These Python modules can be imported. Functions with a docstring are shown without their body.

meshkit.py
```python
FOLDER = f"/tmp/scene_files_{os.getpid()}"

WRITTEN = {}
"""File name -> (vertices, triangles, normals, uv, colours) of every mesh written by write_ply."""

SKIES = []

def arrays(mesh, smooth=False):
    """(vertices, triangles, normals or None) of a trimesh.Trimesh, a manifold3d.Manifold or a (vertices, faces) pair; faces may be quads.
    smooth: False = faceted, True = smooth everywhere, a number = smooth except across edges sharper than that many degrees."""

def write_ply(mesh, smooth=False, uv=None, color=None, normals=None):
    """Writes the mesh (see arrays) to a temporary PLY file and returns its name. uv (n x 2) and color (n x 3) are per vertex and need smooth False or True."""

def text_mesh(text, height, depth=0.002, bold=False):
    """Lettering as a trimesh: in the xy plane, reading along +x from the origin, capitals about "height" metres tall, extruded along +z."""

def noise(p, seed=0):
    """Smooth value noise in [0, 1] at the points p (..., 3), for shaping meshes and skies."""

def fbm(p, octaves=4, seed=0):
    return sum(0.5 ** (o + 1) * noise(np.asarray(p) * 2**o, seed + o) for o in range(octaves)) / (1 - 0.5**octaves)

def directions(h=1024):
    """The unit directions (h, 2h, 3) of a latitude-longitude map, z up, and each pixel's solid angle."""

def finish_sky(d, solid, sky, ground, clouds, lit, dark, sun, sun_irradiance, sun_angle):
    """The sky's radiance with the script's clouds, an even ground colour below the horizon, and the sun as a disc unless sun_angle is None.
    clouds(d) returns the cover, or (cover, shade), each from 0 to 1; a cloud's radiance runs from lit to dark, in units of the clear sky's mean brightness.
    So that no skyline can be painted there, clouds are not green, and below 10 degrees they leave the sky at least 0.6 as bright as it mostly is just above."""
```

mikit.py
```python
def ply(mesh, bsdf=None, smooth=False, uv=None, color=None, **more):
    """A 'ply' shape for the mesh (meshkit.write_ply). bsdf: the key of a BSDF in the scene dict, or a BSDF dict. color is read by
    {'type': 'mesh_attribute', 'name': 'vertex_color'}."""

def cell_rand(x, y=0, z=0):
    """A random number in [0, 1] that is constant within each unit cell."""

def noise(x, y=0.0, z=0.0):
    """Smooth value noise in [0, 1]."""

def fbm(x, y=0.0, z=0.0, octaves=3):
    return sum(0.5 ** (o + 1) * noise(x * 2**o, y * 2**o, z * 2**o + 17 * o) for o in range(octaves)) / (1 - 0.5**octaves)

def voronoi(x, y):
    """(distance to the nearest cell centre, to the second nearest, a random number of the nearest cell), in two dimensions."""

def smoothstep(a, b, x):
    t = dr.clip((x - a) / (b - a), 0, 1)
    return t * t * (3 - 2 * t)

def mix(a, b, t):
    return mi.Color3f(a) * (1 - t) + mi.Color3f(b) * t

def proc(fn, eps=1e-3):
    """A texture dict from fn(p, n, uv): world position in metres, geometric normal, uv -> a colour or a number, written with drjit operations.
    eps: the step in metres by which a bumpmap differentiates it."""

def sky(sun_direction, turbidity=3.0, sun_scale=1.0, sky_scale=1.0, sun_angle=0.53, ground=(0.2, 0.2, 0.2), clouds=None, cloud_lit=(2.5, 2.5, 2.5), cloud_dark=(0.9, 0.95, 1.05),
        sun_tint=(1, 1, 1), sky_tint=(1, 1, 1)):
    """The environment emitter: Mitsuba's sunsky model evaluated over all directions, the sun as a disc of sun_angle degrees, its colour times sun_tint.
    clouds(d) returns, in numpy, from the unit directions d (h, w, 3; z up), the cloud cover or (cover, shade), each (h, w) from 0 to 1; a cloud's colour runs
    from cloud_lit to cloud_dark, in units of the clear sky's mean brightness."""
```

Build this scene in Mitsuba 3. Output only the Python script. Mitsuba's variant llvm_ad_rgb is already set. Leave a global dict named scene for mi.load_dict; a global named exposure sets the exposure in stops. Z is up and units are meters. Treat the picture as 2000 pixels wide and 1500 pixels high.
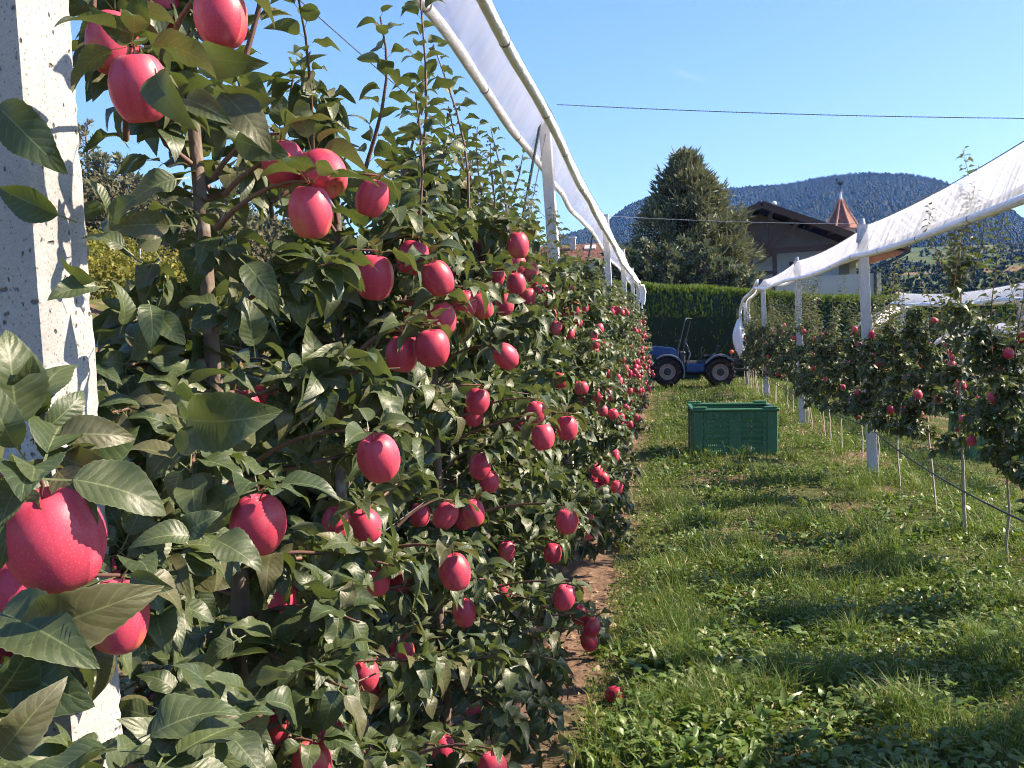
import math
import numpy as np, trimesh, drjit as dr, mitsuba as mi, mikit, meshkit
from mikit import proc, noise, fbm, voronoi, cell_rand, smoothstep, mix

T = mi.ScalarTransform4f
scene, labels = {}, {}

# ------------------------------------------------------------------ camera, sky, exposure
F_PX = 1800.0                                    # focal length in pixels of a 2000 px wide frame
EYE = np.array([0.0, 0.0, 1.8])


def _axes(vx=1300.0, vy=640.0, lean=0.05):
    """World axes (x across the rows, y along them, z up) in camera coordinates, from the rows' vanishing point and the roll."""
    y = np.array([(vx - 1000) / F_PX, -(vy - 750) / F_PX, 1.0])
    z = np.array([-lean, 1.0, (y[0] * lean - y[1]) / 1.0])
    y, z = y / np.linalg.norm(y), z / np.linalg.norm(z)
    return np.array([np.cross(z, y) * (1 if np.cross(z, y)[0] > 0 else -1), y, z])


AX = _axes()


def ray(px, py):
    return AX @ np.array([(px - 1000) / F_PX, -(py - 750) / F_PX, 1.0])


def at_y(px, py, y):
    r = ray(px, py)
    return EYE + r * (y / r[1])


def at_depth(px, py, d):
    return EYE + ray(px, py) * d


def pixels(p):
    c = (np.asarray(p, float) - EYE) @ AX
    return 1000 + F_PX * c[..., 0] / c[..., 2], 750 - F_PX * c[..., 1] / c[..., 2], c[..., 2]


fwd, up = AX @ np.array([0, 0, 1.0]), AX @ np.array([0, 1.0, 0])
scene["camera"] = {
    "type": "perspective", "fov": math.degrees(2 * math.atan(1000 / F_PX)), "fov_axis": "x", "near_clip": 0.05, "far_clip": 9000.0,
    "to_world": T().look_at(origin=EYE.tolist(), target=(EYE + fwd).tolist(), up=up.tolist()),
}
SUN_EL, SUN_AZ = math.radians(38), math.radians(12)        # azimuth from +x towards +y
SUN = np.array([math.cos(SUN_EL) * math.cos(SUN_AZ), math.cos(SUN_EL) * math.sin(SUN_AZ), math.sin(SUN_EL)])


def _contrail(d):
    a = ray(1308, 136) / np.linalg.norm(ray(1308, 136))
    b = ray(1405, 168) / np.linalg.norm(ray(1405, 168))
    m = np.cross(a, b)
    m /= np.linalg.norm(m)
    ab = (b - a) / np.linalg.norm(b - a)
    t = ((d - a) @ ab) / np.linalg.norm(b - a)
    return 0.10 * np.exp(-((d @ m) / 0.0016) ** 2) * np.clip(t * 6, 0, 1) * np.clip((1 - t) * 2, 0, 1) * (d @ a > 0.9)


scene["sky_light"] = mikit.sky(SUN, turbidity=3.0, sky_scale=0.70, sky_tint=(0.84, 0.95, 1.29), sun_tint=(0.92, 0.97, 1.11), ground=(0.10, 0.13, 0.06), clouds=_contrail)
exposure = 3.3

# ------------------------------------------------------------------ helpers
ORD = ["first", "second", "third", "fourth", "fifth", "sixth", "seventh", "eighth", "ninth", "tenth"]


def rng_of(seed):
    return np.random.default_rng(seed)


def key_for(name):
    if name not in scene and name not in labels and not any(k.startswith(name + "__") for k in (scene if len(scene) < 50 else ())):
        return name
    n = 1
    while f"{name}_{n:03d}" in scene or f"{name}_{n:03d}" in labels:
        n += 1
    return f"{name}_{n:03d}"


_count = {}


def numbered(name):
    n = _count.get(name, 0)
    _count[name] = n + 1
    return name if n == 0 else f"{name}_{n:03d}"


def thing(name, label, category, group=None, kind=None):
    k = numbered(name)
    labels[k] = {"label": label, "category": category}
    if group:
        labels[k]["group"] = group
    if kind:
        labels[k]["kind"] = kind
    return k


def put(key, mesh, bsdf, smooth=False, label=None, kind=None, **more):
    scene[key] = mikit.ply(mesh, bsdf, smooth=smooth, **more)
    if label or kind:
        labels[key] = {**labels.get(key, {}), **({"label": label} if label else {}), **({"kind": kind} if kind else {})}
    return key


def part(parent, name, mesh, bsdf, smooth=False, label=None, kind=None, **more):
    return put(numbered(parent + "__" + name), mesh, bsdf, smooth, label, kind, **more)


def structure(name, mesh, bsdf, smooth=False, **more):
    k = numbered(name)
    put(k, mesh, bsdf, smooth, **more)
    labels[k] = {"kind": "structure"}
    return k


def norm(v):
    v = np.asarray(v, float)
    return v / np.maximum(np.linalg.norm(v, axis=-1, keepdims=True), 1e-12)


def box(x0, x1, y0, y1, z0, z1):
    m = trimesh.creation.box((x1 - x0, y1 - y0, z1 - z0))
    m.apply_translation(((x0 + x1) / 2, (y0 + y1) / 2, (z0 + z1) / 2))
    return m


def bevel_box(x0, x1, y0, y1, z0, z1, b=0.01):
    """A box with chamfered edges."""
    c = np.array([(x0 + x1) / 2, (y0 + y1) / 2, (z0 + z1) / 2])
    h = np.array([x1 - x0, y1 - y0, z1 - z0]) / 2
    b = min(b, h.min() * 0.8)
    pts = []
    for s in np.ndindex(2, 2, 2):
        s = np.array(s) * 2 - 1
        for k in range(3):
            q = h - b
            q = q.copy()
            q[k] = h[k]
            pts.append(c + s * q)
    return trimesh.convex.convex_hull(np.array(pts))


def join(ms):
    return trimesh.util.concatenate([m for m in ms])


def move(m, to=(0, 0, 0), rz=0.0, ry=0.0, rx=0.0):
    m = m.copy()
    for a, ax in ((rx, [1, 0, 0]), (ry, [0, 1, 0]), (rz, [0, 0, 1])):
        if a:
            m.apply_transform(trimesh.transformations.rotation_matrix(a, ax))
    m.apply_translation(to)
    return m


def tube(points, radii, sides=6, cap=True):
    p = np.asarray(points, float)
    r = np.broadcast_to(np.asarray(radii, float), (len(p),))
    t = norm(np.gradient(p, axis=0))
    a = np.zeros_like(p)
    ref = np.array([1.0, 0, 0]) if abs(t[0, 0]) < 0.8 else np.array([0, 1.0, 0])
    for i in range(len(p)):
        v = ref - t[i] * (ref @ t[i])
        ref = v / np.linalg.norm(v)
        a[i] = ref
    b = np.cross(t, a)
    ang = np.arange(sides) * 2 * np.pi / sides
    v = (p[:, None] + r[:, None, None] * (np.cos(ang)[None, :, None] * a[:, None] + np.sin(ang)[None, :, None] * b[:, None])).reshape(-1, 3)
    i, j = np.meshgrid(np.arange(len(p) - 1), np.arange(sides), indexing="ij")
    q = np.stack([i * sides + j, i * sides + (j + 1) % sides, (i + 1) * sides + (j + 1) % sides, (i + 1) * sides + j], -1).reshape(-1, 4)
    f = np.vstack([q[:, [0, 1, 2]], q[:, [0, 2, 3]]])
    if cap:
        n = len(v)
        v = np.vstack([v, p[:1], p[-1:]])
        s = np.arange(sides)
        f = np.vstack([f, np.stack([np.full(sides, n), (s + 1) % sides, s], 1), np.stack([np.full(sides, n + 1), (len(p) - 1) * sides + s, (len(p) - 1) * sides + (s + 1) % sides], 1)])
    return trimesh.Trimesh(v, f, process=False)


def rod(a, b, r, sides=6):
    return tube([a, b], r, sides)


def sheet(grid):
    """A mesh of a (m, n, 3) grid of points, and its uv."""
    m, n = grid.shape[:2]
    i, j = np.meshgrid(np.arange(m - 1), np.arange(n - 1), indexing="ij")
    a = (i * n + j).ravel()
    f = np.vstack([np.stack([a, a + n, a + n + 1], 1), np.stack([a, a + n + 1, a + 1], 1)])
    u, v = np.meshgrid(np.linspace(0, 1, m), np.linspace(0, 1, n), indexing="ij")
    return trimesh.Trimesh(grid.reshape(-1, 3), f, process=False), np.stack([u.ravel(), v.ravel()], 1)


# ------------------------------------------------------------------ materials
def bsdf(key, d):
    scene[key] = d
    return key


def principled(color, rough=0.6, spec=0.5, **k):
    c = proc(color) if callable(color) else {"type": "rgb", "value": list(color)}
    r = proc(rough) if callable(rough) else rough
    return {"type": "principled", "base_color": c, "roughness": r, "specular": spec, **k}


def solid(key, color, rough=0.6, spec=0.5, **k):
    return bsdf(key, {"type": "twosided", "b": principled(color, rough, spec, **k)})


def bumped(key, color, rough, spec, fn, scale=1.0, eps=2e-3, **k):
    return bsdf(key, {"type": "twosided", "b": {"type": "bumpmap", "tex": proc(fn, eps), "scale": scale, "b": principled(color, rough, spec, **k)}})


def leafy(key, front, back, through, weight=0.35, rough=0.42, spec=0.5, relief=None):
    """A leaf: glossy upper side, pale matt lower side, and light shining through."""
    return bsdf(key, {
        "type": "blendbsdf", "weight": weight,
        "a": {"type": "twosided", "f": {"type": "bumpmap", "tex": proc(relief, 5e-4), "scale": 1.0, "b": principled(front, rough, spec)} if relief else principled(front, rough, spec), "b": principled(back, 0.55, 0.45)},
        "b": {"type": "principledthin", "base_color": proc(through), "roughness": 0.6, "diff_trans": 1.7, "spec_trans": 0.0},
    })


def _tone(uv):
    t = dr.floor(uv.x)
    return t, uv.x - t, uv.y


def _veins(u, v):
    side = dr.abs(u - 0.5) * 2
    mid = 1 - smoothstep(0.015, 0.05, side)
    w = (v - side * 0.20) * 9.0
    w = w - dr.floor(w)
    vein = (1 - smoothstep(0.03, 0.10, dr.minimum(w, 1 - w))) * (1 - smoothstep(0.7, 0.95, side))
    return mid, vein


def leaf_front(p, n, uv):
    t, u, v = _tone(uv)
    r, r2 = cell_rand(t, 3), cell_rand(t, 7)
    c = mix((0.030, 0.050, 0.022), (0.068, 0.088, 0.036), r)
    c = mix(c, (0.105, 0.085, 0.045), smoothstep(0.80, 0.84, r2) * (1 - smoothstep(0.955, 0.975, r2)) * 0.6)
    c = mix(c, (0.17, 0.16, 0.03), smoothstep(0.955, 0.975, r2))
    mid, vein = _veins(u, v)
    c = mix(c, (0.17, 0.20, 0.09), mid * 0.75 + vein * 0.30)
    spot = fbm(p.x * 130, p.y * 130, p.z * 130, octaves=2)
    c = mix(c, c * 0.72, smoothstep(0.45, 0.7, spot) * 0.6)
    net = voronoi(u * 26, v * 46)
    c = mix(c, c * 1.25, (1 - smoothstep(0.03, 0.12, net[1] - net[0])) * 0.5)
    rim = smoothstep(0.90, 0.97, dr.abs(u - 0.5) * 2)
    return mix(c, (0.16, 0.18, 0.09), rim * 0.6)


def leaf_back(p, n, uv):
    t, u, v = _tone(uv)
    c = mix((0.115, 0.140, 0.085), (0.165, 0.185, 0.115), cell_rand(t, 4))
    mid, vein = _veins(u, v)
    net = voronoi(u * 26, v * 46)
    c = mix(c, c * 1.3, (1 - smoothstep(0.03, 0.12, net[1] - net[0])) * 0.5)
    return mix(c, (0.27, 0.28, 0.17), mid * 0.8 + vein * 0.6)


def leaf_through(p, n, uv):
    t, u, v = _tone(uv)
    c = mix((0.10, 0.150, 0.025), (0.16, 0.205, 0.04), cell_rand(t, 5))
    mid, vein = _veins(u, v)
    return mix(c, (0.09, 0.12, 0.02), mid * 0.6 + vein * 0.4)


def leaf_relief(p, n, uv):
    t, u, v = _tone(uv)
    side = dr.abs(u - 0.5) * 2
    w = (v - side * 0.20) * 9.0
    w = w - dr.floor(w)
    quilt = dr.minimum(w, 1 - w) * 2                                 # the blade swells between the side veins
    return 0.00035 * quilt * smoothstep(0.0, 0.25, side) * (1 - smoothstep(0.8, 1.0, side))


leafy("leaf_skin", leaf_front, leaf_back, leaf_through, 0.26, 0.46, 0.55, leaf_relief)


def apple_col(p, n, uv):
    t, u, v = _tone(uv)
    c = mix((0.36, 0.015, 0.050), (0.54, 0.060, 0.110), cell_rand(t, 2))
    streak = fbm(u * 38 + t * 7 + 1.5 * noise(u * 9, v * 4, t), v * 1.6, t, octaves=3)
    c = mix(c, (0.40, 0.016, 0.050), smoothstep(0.45, 0.85, streak) * 0.45)
    c = mix(c, (0.62, 0.16, 0.20), smoothstep(0.55, 0.8, fbm(u * 9 + t, v * 5, t + 4, octaves=3)) * 0.35)
    d1, _, k = voronoi(u * 70, v * 45)
    dot = (1 - smoothstep(0.10, 0.2, d1)) * (0.35 + 0.65 * smoothstep(0.3, 0.9, v))
    c = mix(c, (0.72, 0.30, 0.26), dot * 0.38)
    blush = smoothstep(0.55, 0.85, fbm(u * 4 + t * 3, v * 3, t + 9, octaves=2))
    c = mix(c, (0.62, 0.30, 0.11), blush * 0.40 * cell_rand(t, 12))
    return mix(c, (0.45, 0.36, 0.10), smoothstep(0.72, 0.97, v + 0.35 * (fbm(u * 6 + t, v * 4, 3.0, octaves=2) - 0.5)) * 0.55 * cell_rand(t, 14))


bsdf("apple_skin", {"type": "principled", "base_color": proc(apple_col), "roughness": 0.44, "specular": 0.45})


def bark_col(p, n, uv):
    a = fbm(p.x * 60, p.y * 60, p.z * 18, octaves=3)
    c = mix((0.105, 0.075, 0.058), (0.23, 0.18, 0.15), a)
    return mix(c, (0.30, 0.28, 0.24), smoothstep(0.62, 0.8, fbm(p.x * 25, p.y * 25, p.z * 25, octaves=2)) * 0.7)


bumped("bark", bark_col, 0.85, 0.2, lambda p, n, uv: fbm(p.x * 90, p.y * 90, p.z * 30, octaves=3) * 0.006)
solid("twig", lambda p, n, uv: mix((0.085, 0.045, 0.035), (0.19, 0.105, 0.075), fbm(p.x * 40, p.y * 40, p.z * 40, octaves=2)), 0.55, 0.4)
solid("pale_bark", lambda p, n, uv: mix((0.26, 0.22, 0.17), (0.46, 0.41, 0.34), fbm(p.x * 50, p.y * 50, p.z * 25, octaves=3)), 0.8, 0.2)
solid("trunk_wrap", lambda p, n, uv: mix((0.55, 0.54, 0.52), (0.75, 0.74, 0.72), noise(p.x * 60, p.y * 60, p.z * 60)), 0.8, 0.2)


def concrete_col(p, n, uv):
    a = fbm(p.x * 9, p.y * 9, p.z * 5, octaves=4)
    c = mix((0.29, 0.288, 0.285), (0.41, 0.405, 0.40), a)
    g = noise(p.x * 420, p.y * 420, p.z * 420)
    c = c * (0.82 + 0.30 * g)
    d1, _, k = voronoi((p.x + p.y) * 85 + 3.1 + 2 * noise(p.z * 40, p.x * 60, p.y * 60), p.z * 62)
    d2, _, k2 = voronoi((p.x - p.y) * 150, p.z * 110 + 7)
    pit = (1 - smoothstep(0.10, 0.24, d1 + (fbm(p.x * 300, p.y * 300, p.z * 300, octaves=2) - 0.5) * 0.25)) * smoothstep(0.84, 0.90, k)
    fine = (1 - smoothstep(0.08, 0.26, d2)) * smoothstep(0.72, 0.8, k2)
    c = mix(c, c * 0.72, smoothstep(0.55, 0.75, fbm(p.x * 14, p.y * 14, p.z * 3, octaves=4)) * 0.6)
    return mix(c, (0.10, 0.095, 0.09), dr.maximum(pit, fine * 0.8) * 0.85)


def concrete_relief(p, n, uv):
    d1, _, k = voronoi((p.x + p.y) * 85 + 3.1 + 2 * noise(p.z * 40, p.x * 60, p.y * 60), p.z * 62)
    pit = (1 - smoothstep(0.08, 0.26, d1)) * smoothstep(0.84, 0.90, k)
    return -0.004 * pit + 0.0012 * fbm(p.x * 160, p.y * 160, p.z * 160, octaves=3)


bumped("concrete", concrete_col, 0.9, 0.25, concrete_relief, 1.0, 8e-4)
solid("pale_concrete", lambda p, n, uv: mix((0.40, 0.40, 0.43), (0.56, 0.56, 0.58), fbm(p.x * 20, p.y * 20, p.z * 8, octaves=4)) * (0.85 + 0.2 * noise(p.x * 200, p.y * 200, p.z * 200)), 0.9, 0.2)


def net_tex(p, n, uv):
    return mix((0.80, 0.80, 0.86), (0.90, 0.90, 0.93), noise(p.y * 22 + p.z * 4, p.x * 3, p.z * 5))


def net_holes(p, n, uv):
    pleat = noise(p.y * 26, p.z * 1.5, p.x * 1.5)
    return 0.46 + 0.40 * smoothstep(0.40, 0.8, pleat)


def net_holes_dense(p, n, uv):
    return 0.80 + 0.19 * smoothstep(0.35, 0.7, noise(p.y * 26, p.z * 1.5, p.x * 1.5))


for _k, _fn in (("net_cloth", net_holes), ("net_cloth_dense", net_holes_dense)):      # one layer, and the doubled cloth
    bsdf(_k, {"type": "mask", "opacity": proc(_fn), "b": {"type": "principledthin", "base_color": proc(net_tex), "roughness": 0.8, "diff_trans": 1.15}})
bumped("net_roll", lambda p, n, uv: mix((0.74, 0.74, 0.79), (0.86, 0.86, 0.90), fbm(p.x * 30, p.y * 30, p.z * 30, octaves=3)), 0.85, 0.2,
       lambda p, n, uv: 0.006 * fbm(p.x * 45, p.y * 16, p.z * 45, octaves=3))
solid("twine", (0.30, 0.29, 0.30), 0.8, 0.2)
solid("wire_steel", (0.12, 0.12, 0.13), 0.5, 0.5)
solid("black_plastic", (0.018, 0.019, 0.022), 0.45, 0.5)
solid("strap_green", (0.012, 0.03, 0.028), 0.6, 0.4)
solid("grey_cap", lambda p, n, uv: mix((0.22, 0.26, 0.33), (0.40, 0.44, 0.5), noise(p.x * 20, p.y * 30, p.z * 20)), 0.6, 0.4)


def soil_col(p, n, uv):
    a = fbm(p.x * 1.3, p.y * 1.3, 2.0, octaves=4)
    g = fbm(p.x * 45, p.y * 45, p.z * 45, octaves=3)
    soil = mix((0.10, 0.062, 0.042), (0.21, 0.135, 0.095), g)
    green = mix((0.040, 0.050, 0.016), (0.085, 0.085, 0.035), g)
    strip = smoothstep(-1.5, -1.2, p.x) * (1 - smoothstep(-0.66, -0.30, p.x + (a - 0.5) * 0.9))
    bare = dr.maximum(strip * 0.95, smoothstep(0.56, 0.66, a) * 0.75)
    c = mix(green, soil, bare)
    bare = bare * (1 - smoothstep(3.5, 6.5, dr.abs(p.x - 1.0)))
    far = smoothstep(34, 60, dr.sqrt(p.x * p.x + p.y * p.y))
    field = mix((0.06, 0.085, 0.025), (0.10, 0.10, 0.04), fbm(p.x * 0.08, p.y * 0.08, 1.0, octaves=3))
    return mix(c, field, far)


bumped("soil", soil_col, 0.95, 0.1, lambda p, n, uv: 0.03 * fbm(p.x * 16, p.y * 16, p.z * 16, octaves=4), 1.0, 4e-3)


def grass_front(p, n, uv):
    t, u, v = _tone(uv)
    r = cell_rand(t, 3)
    c = mix((0.064, 0.140, 0.022), (0.138, 0.190, 0.042), r)
    c = mix(c, (0.28, 0.22, 0.11), smoothstep(0.86, 0.90, cell_rand(t, 8)))
    return mix(c * 0.9, c * 1.1, v)


def grass_through(p, n, uv):
    t, u, v = _tone(uv)
    return mix((0.11, 0.20, 0.02), (0.19, 0.24, 0.03), cell_rand(t, 3))


leafy("grass_blade", grass_front, grass_front, grass_through, 0.40, 0.42, 0.5)


def weed_front(p, n, uv):
    t, u, v = _tone(uv)
    c = mix((0.070, 0.135, 0.028), (0.135, 0.180, 0.045), cell_rand(t, 3))
    c = mix(c, (0.15, 0.15, 0.03), smoothstep(0.9, 0.95, cell_rand(t, 9)))
    mid, vein = _veins(u, v)
    return mix(c, (0.14, 0.20, 0.06), mid * 0.6 + vein * 0.15)


leafy("weed_leaf", weed_front, weed_front, grass_through, 0.35, 0.42, 0.5)
leafy("hedge_leaf", lambda p, n, uv: mix((0.075, 0.125, 0.018), (0.155, 0.205, 0.030), cell_rand(_tone(uv)[0], 3)), lambda p, n, uv: mix((0.075, 0.125, 0.018), (0.155, 0.205, 0.030), cell_rand(_tone(uv)[0], 3)),
      grass_through, 0.30, 0.6, 0.3)
leafy("conifer_leaf", lambda p, n, uv: mix((0.095, 0.108, 0.060), (0.23, 0.225, 0.13), cell_rand(_tone(uv)[0], 3)), lambda p, n, uv: mix((0.095, 0.108, 0.060), (0.23, 0.225, 0.13), cell_rand(_tone(uv)[0], 3)),
      lambda p, n, uv: mi.Color3f(0.14, 0.15, 0.06), 0.28, 0.65, 0.3)
leafy("pale_leaf", lambda p, n, uv: mix((0.085, 0.105, 0.055), (0.21, 0.22, 0.14), cell_rand(_tone(uv)[0], 3)), lambda p, n, uv: mix((0.10, 0.12, 0.07), (0.2, 0.21, 0.14), cell_rand(_tone(uv)[0], 3)),
      lambda p, n, uv: mi.Color3f(0.12, 0.15, 0.05), 0.25, 0.45, 0.5)
leafy("vine_leaf", lambda p, n, uv: mix((0.10, 0.12, 0.02), (0.26, 0.22, 0.03), cell_rand(_tone(uv)[0], 3)), lambda p, n, uv: mix((0.10, 0.12, 0.02), (0.26, 0.22, 0.03), cell_rand(_tone(uv)[0], 3)),
      lambda p, n, uv: mi.Color3f(0.28, 0.26, 0.03), 0.3, 0.6, 0.3)


def forest_col(p, n, uv):
    a = cell_rand(_tone(uv)[0], 3)
    c = mix((0.016, 0.026, 0.014), (0.030, 0.040, 0.019), a)
    return mix(c, (0.065, 0.050, 0.022), smoothstep(0.86, 0.95, cell_rand(_tone(uv)[0], 6)))


solid("forest_leaf", forest_col, 0.8, 0.2)
solid("brown_wood_leaf", lambda p, n, uv: mix((0.040, 0.050, 0.022), (0.125, 0.095, 0.048), cell_rand(_tone(uv)[0], 3)), 0.8, 0.2)
solid("hill_floor", lambda p, n, uv: mix((0.016, 0.026, 0.014), (0.030, 0.040, 0.019), fbm(p.x * 0.02, p.y * 0.02, p.z * 0.02, octaves=4)), 0.95, 0.1)


def field_col(p, n, uv):
    w = noise(p.x * 0.012, p.y * 0.012, 4.0) * 26
    y = p.y + w + 0.18 * p.x
    r = cell_rand(dr.floor(y / 42), dr.floor(p.x / 120 + 0.5), 5)
    c = mix((0.05, 0.075, 0.025), (0.105, 0.125, 0.04), r)
    c = mix(c, (0.17, 0.11, 0.05), smoothstep(0.72, 0.74, r))
    row = p.y * 0.5 - dr.floor(p.y * 0.5)
    c = mix(c, (0.05, 0.05, 0.025), smoothstep(0.55, 0.7, row) * 0.45)
    return c * (0.7 + 0.6 * fbm(p.x * 0.3, p.y * 0.3, 0.0, octaves=3))


solid("field_cover", field_col, 0.95, 0.1)

# ------------------------------------------------------------------ terrain
def terrain(x, y):
    x, y = np.asarray(x, float), np.asarray(y, float)
    right = np.clip(x - 2.7, 0, None)
    left = np.clip(-x - 7, 0, None)
    z = -0.16 * np.minimum(right, 11) - 0.02 * np.clip(right - 11, 0, 60)
    z = z + 0.30 * left * (1 - np.exp(-left / 6.0))
    z = np.where(left > 90, np.minimum(z, 0.3 * 90 + 0.12 * (left - 90)), z)
    back = np.clip(y - 75, 0, None)
    z = z + np.where(x > -7, 0.035 * np.minimum(back, 700), 0.02 * np.minimum(back, 500))
    return z


def ground_z(x, y):
    x, y = np.asarray(x, float), np.asarray(y, float)
    p = np.stack([x * 1.1, y * 1.1, np.zeros_like(x)], -1)
    q = np.stack([x * 5, y * 5, np.zeros_like(x) + 3], -1)
    near = np.exp(-np.clip(np.hypot(x, y) - 32, 0, None) / 6)
    return terrain(x, y) + near * ((meshkit.fbm(p, 3, 5) - 0.5) * 0.10 + (meshkit.fbm(q, 2, 6) - 0.5) * 0.04)


def stretched(lo, hi, step, far_lo, far_hi, grow=1.25):
    a = list(np.arange(lo, hi + step / 2, step))
    s = step
    while a[-1] < far_hi:
        s *= grow
        a.append(a[-1] + s)
    s = step
    while a[0] > far_lo:
        s *= grow
        a.insert(0, a[0] - s)
    return np.array(a)


gx, gy = np.meshgrid(stretched(-4, 9, 0.12, -1200, 1200), stretched(-1, 32, 0.14, -600, 1500), indexing="ij")
gm, guv = sheet(np.stack([gx, gy, ground_z(gx, gy)], -1))
structure("ground", gm, "soil", smooth=True)

# ------------------------------------------------------------------ far hills
_az = [(-400, 60), (400, 70), (800, 90), (1000, 130), (1105, 180), (1190, 200), (1240, 232), (1290, 248), (1350, 246), (1440, 248), (1550, 246), (1620, 254), (1700, 254), (1780, 244), (1840, 228), (1900, 200),
       (1955, 178), (2000, 150), (2100, 128), (2300, 150), (2600, 120), (3200, 80)]
_hx = np.array([a for a, _ in _az], float)
_hang = np.array([math.atan2(ray(a, 640)[0], ray(a, 640)[1]) for a in _hx])
_hel = np.array([b for _, b in _az], float) / F_PX
HILL_R = 1500.0


def hill_height(ang, r):
    el = np.interp(ang, _hang, _hel)
    top = el * HILL_R
    s = np.clip((r - 620) / (HILL_R - 620), 0, None)
    shape = np.where(s < 1, s ** 1.15, 1 - 0.25 * (s - 1))
    p = np.stack([np.sin(ang) * r * 0.006, np.cos(ang) * r * 0.006, np.zeros_like(r)], -1)
    return 20 * np.clip(s * 4, 0, 1) + (top - 20) * np.clip(shape, 0, 1) * (1 + 0.30 * (meshkit.fbm(p, 4, 9) - 0.5) * np.clip(4 * s * np.clip(1.0 - s, 0, 1), 0, 1))


aa, rr = np.meshgrid(np.linspace(-0.75, 0.95, 170), np.linspace(600, 1900, 50), indexing="ij")
hz = hill_height(aa, rr)
hm, _ = sheet(np.stack([np.sin(aa) * rr, np.cos(aa) * rr, hz + 2], -1))
structure("hill", hm, "hill_floor", smooth=True)


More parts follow.
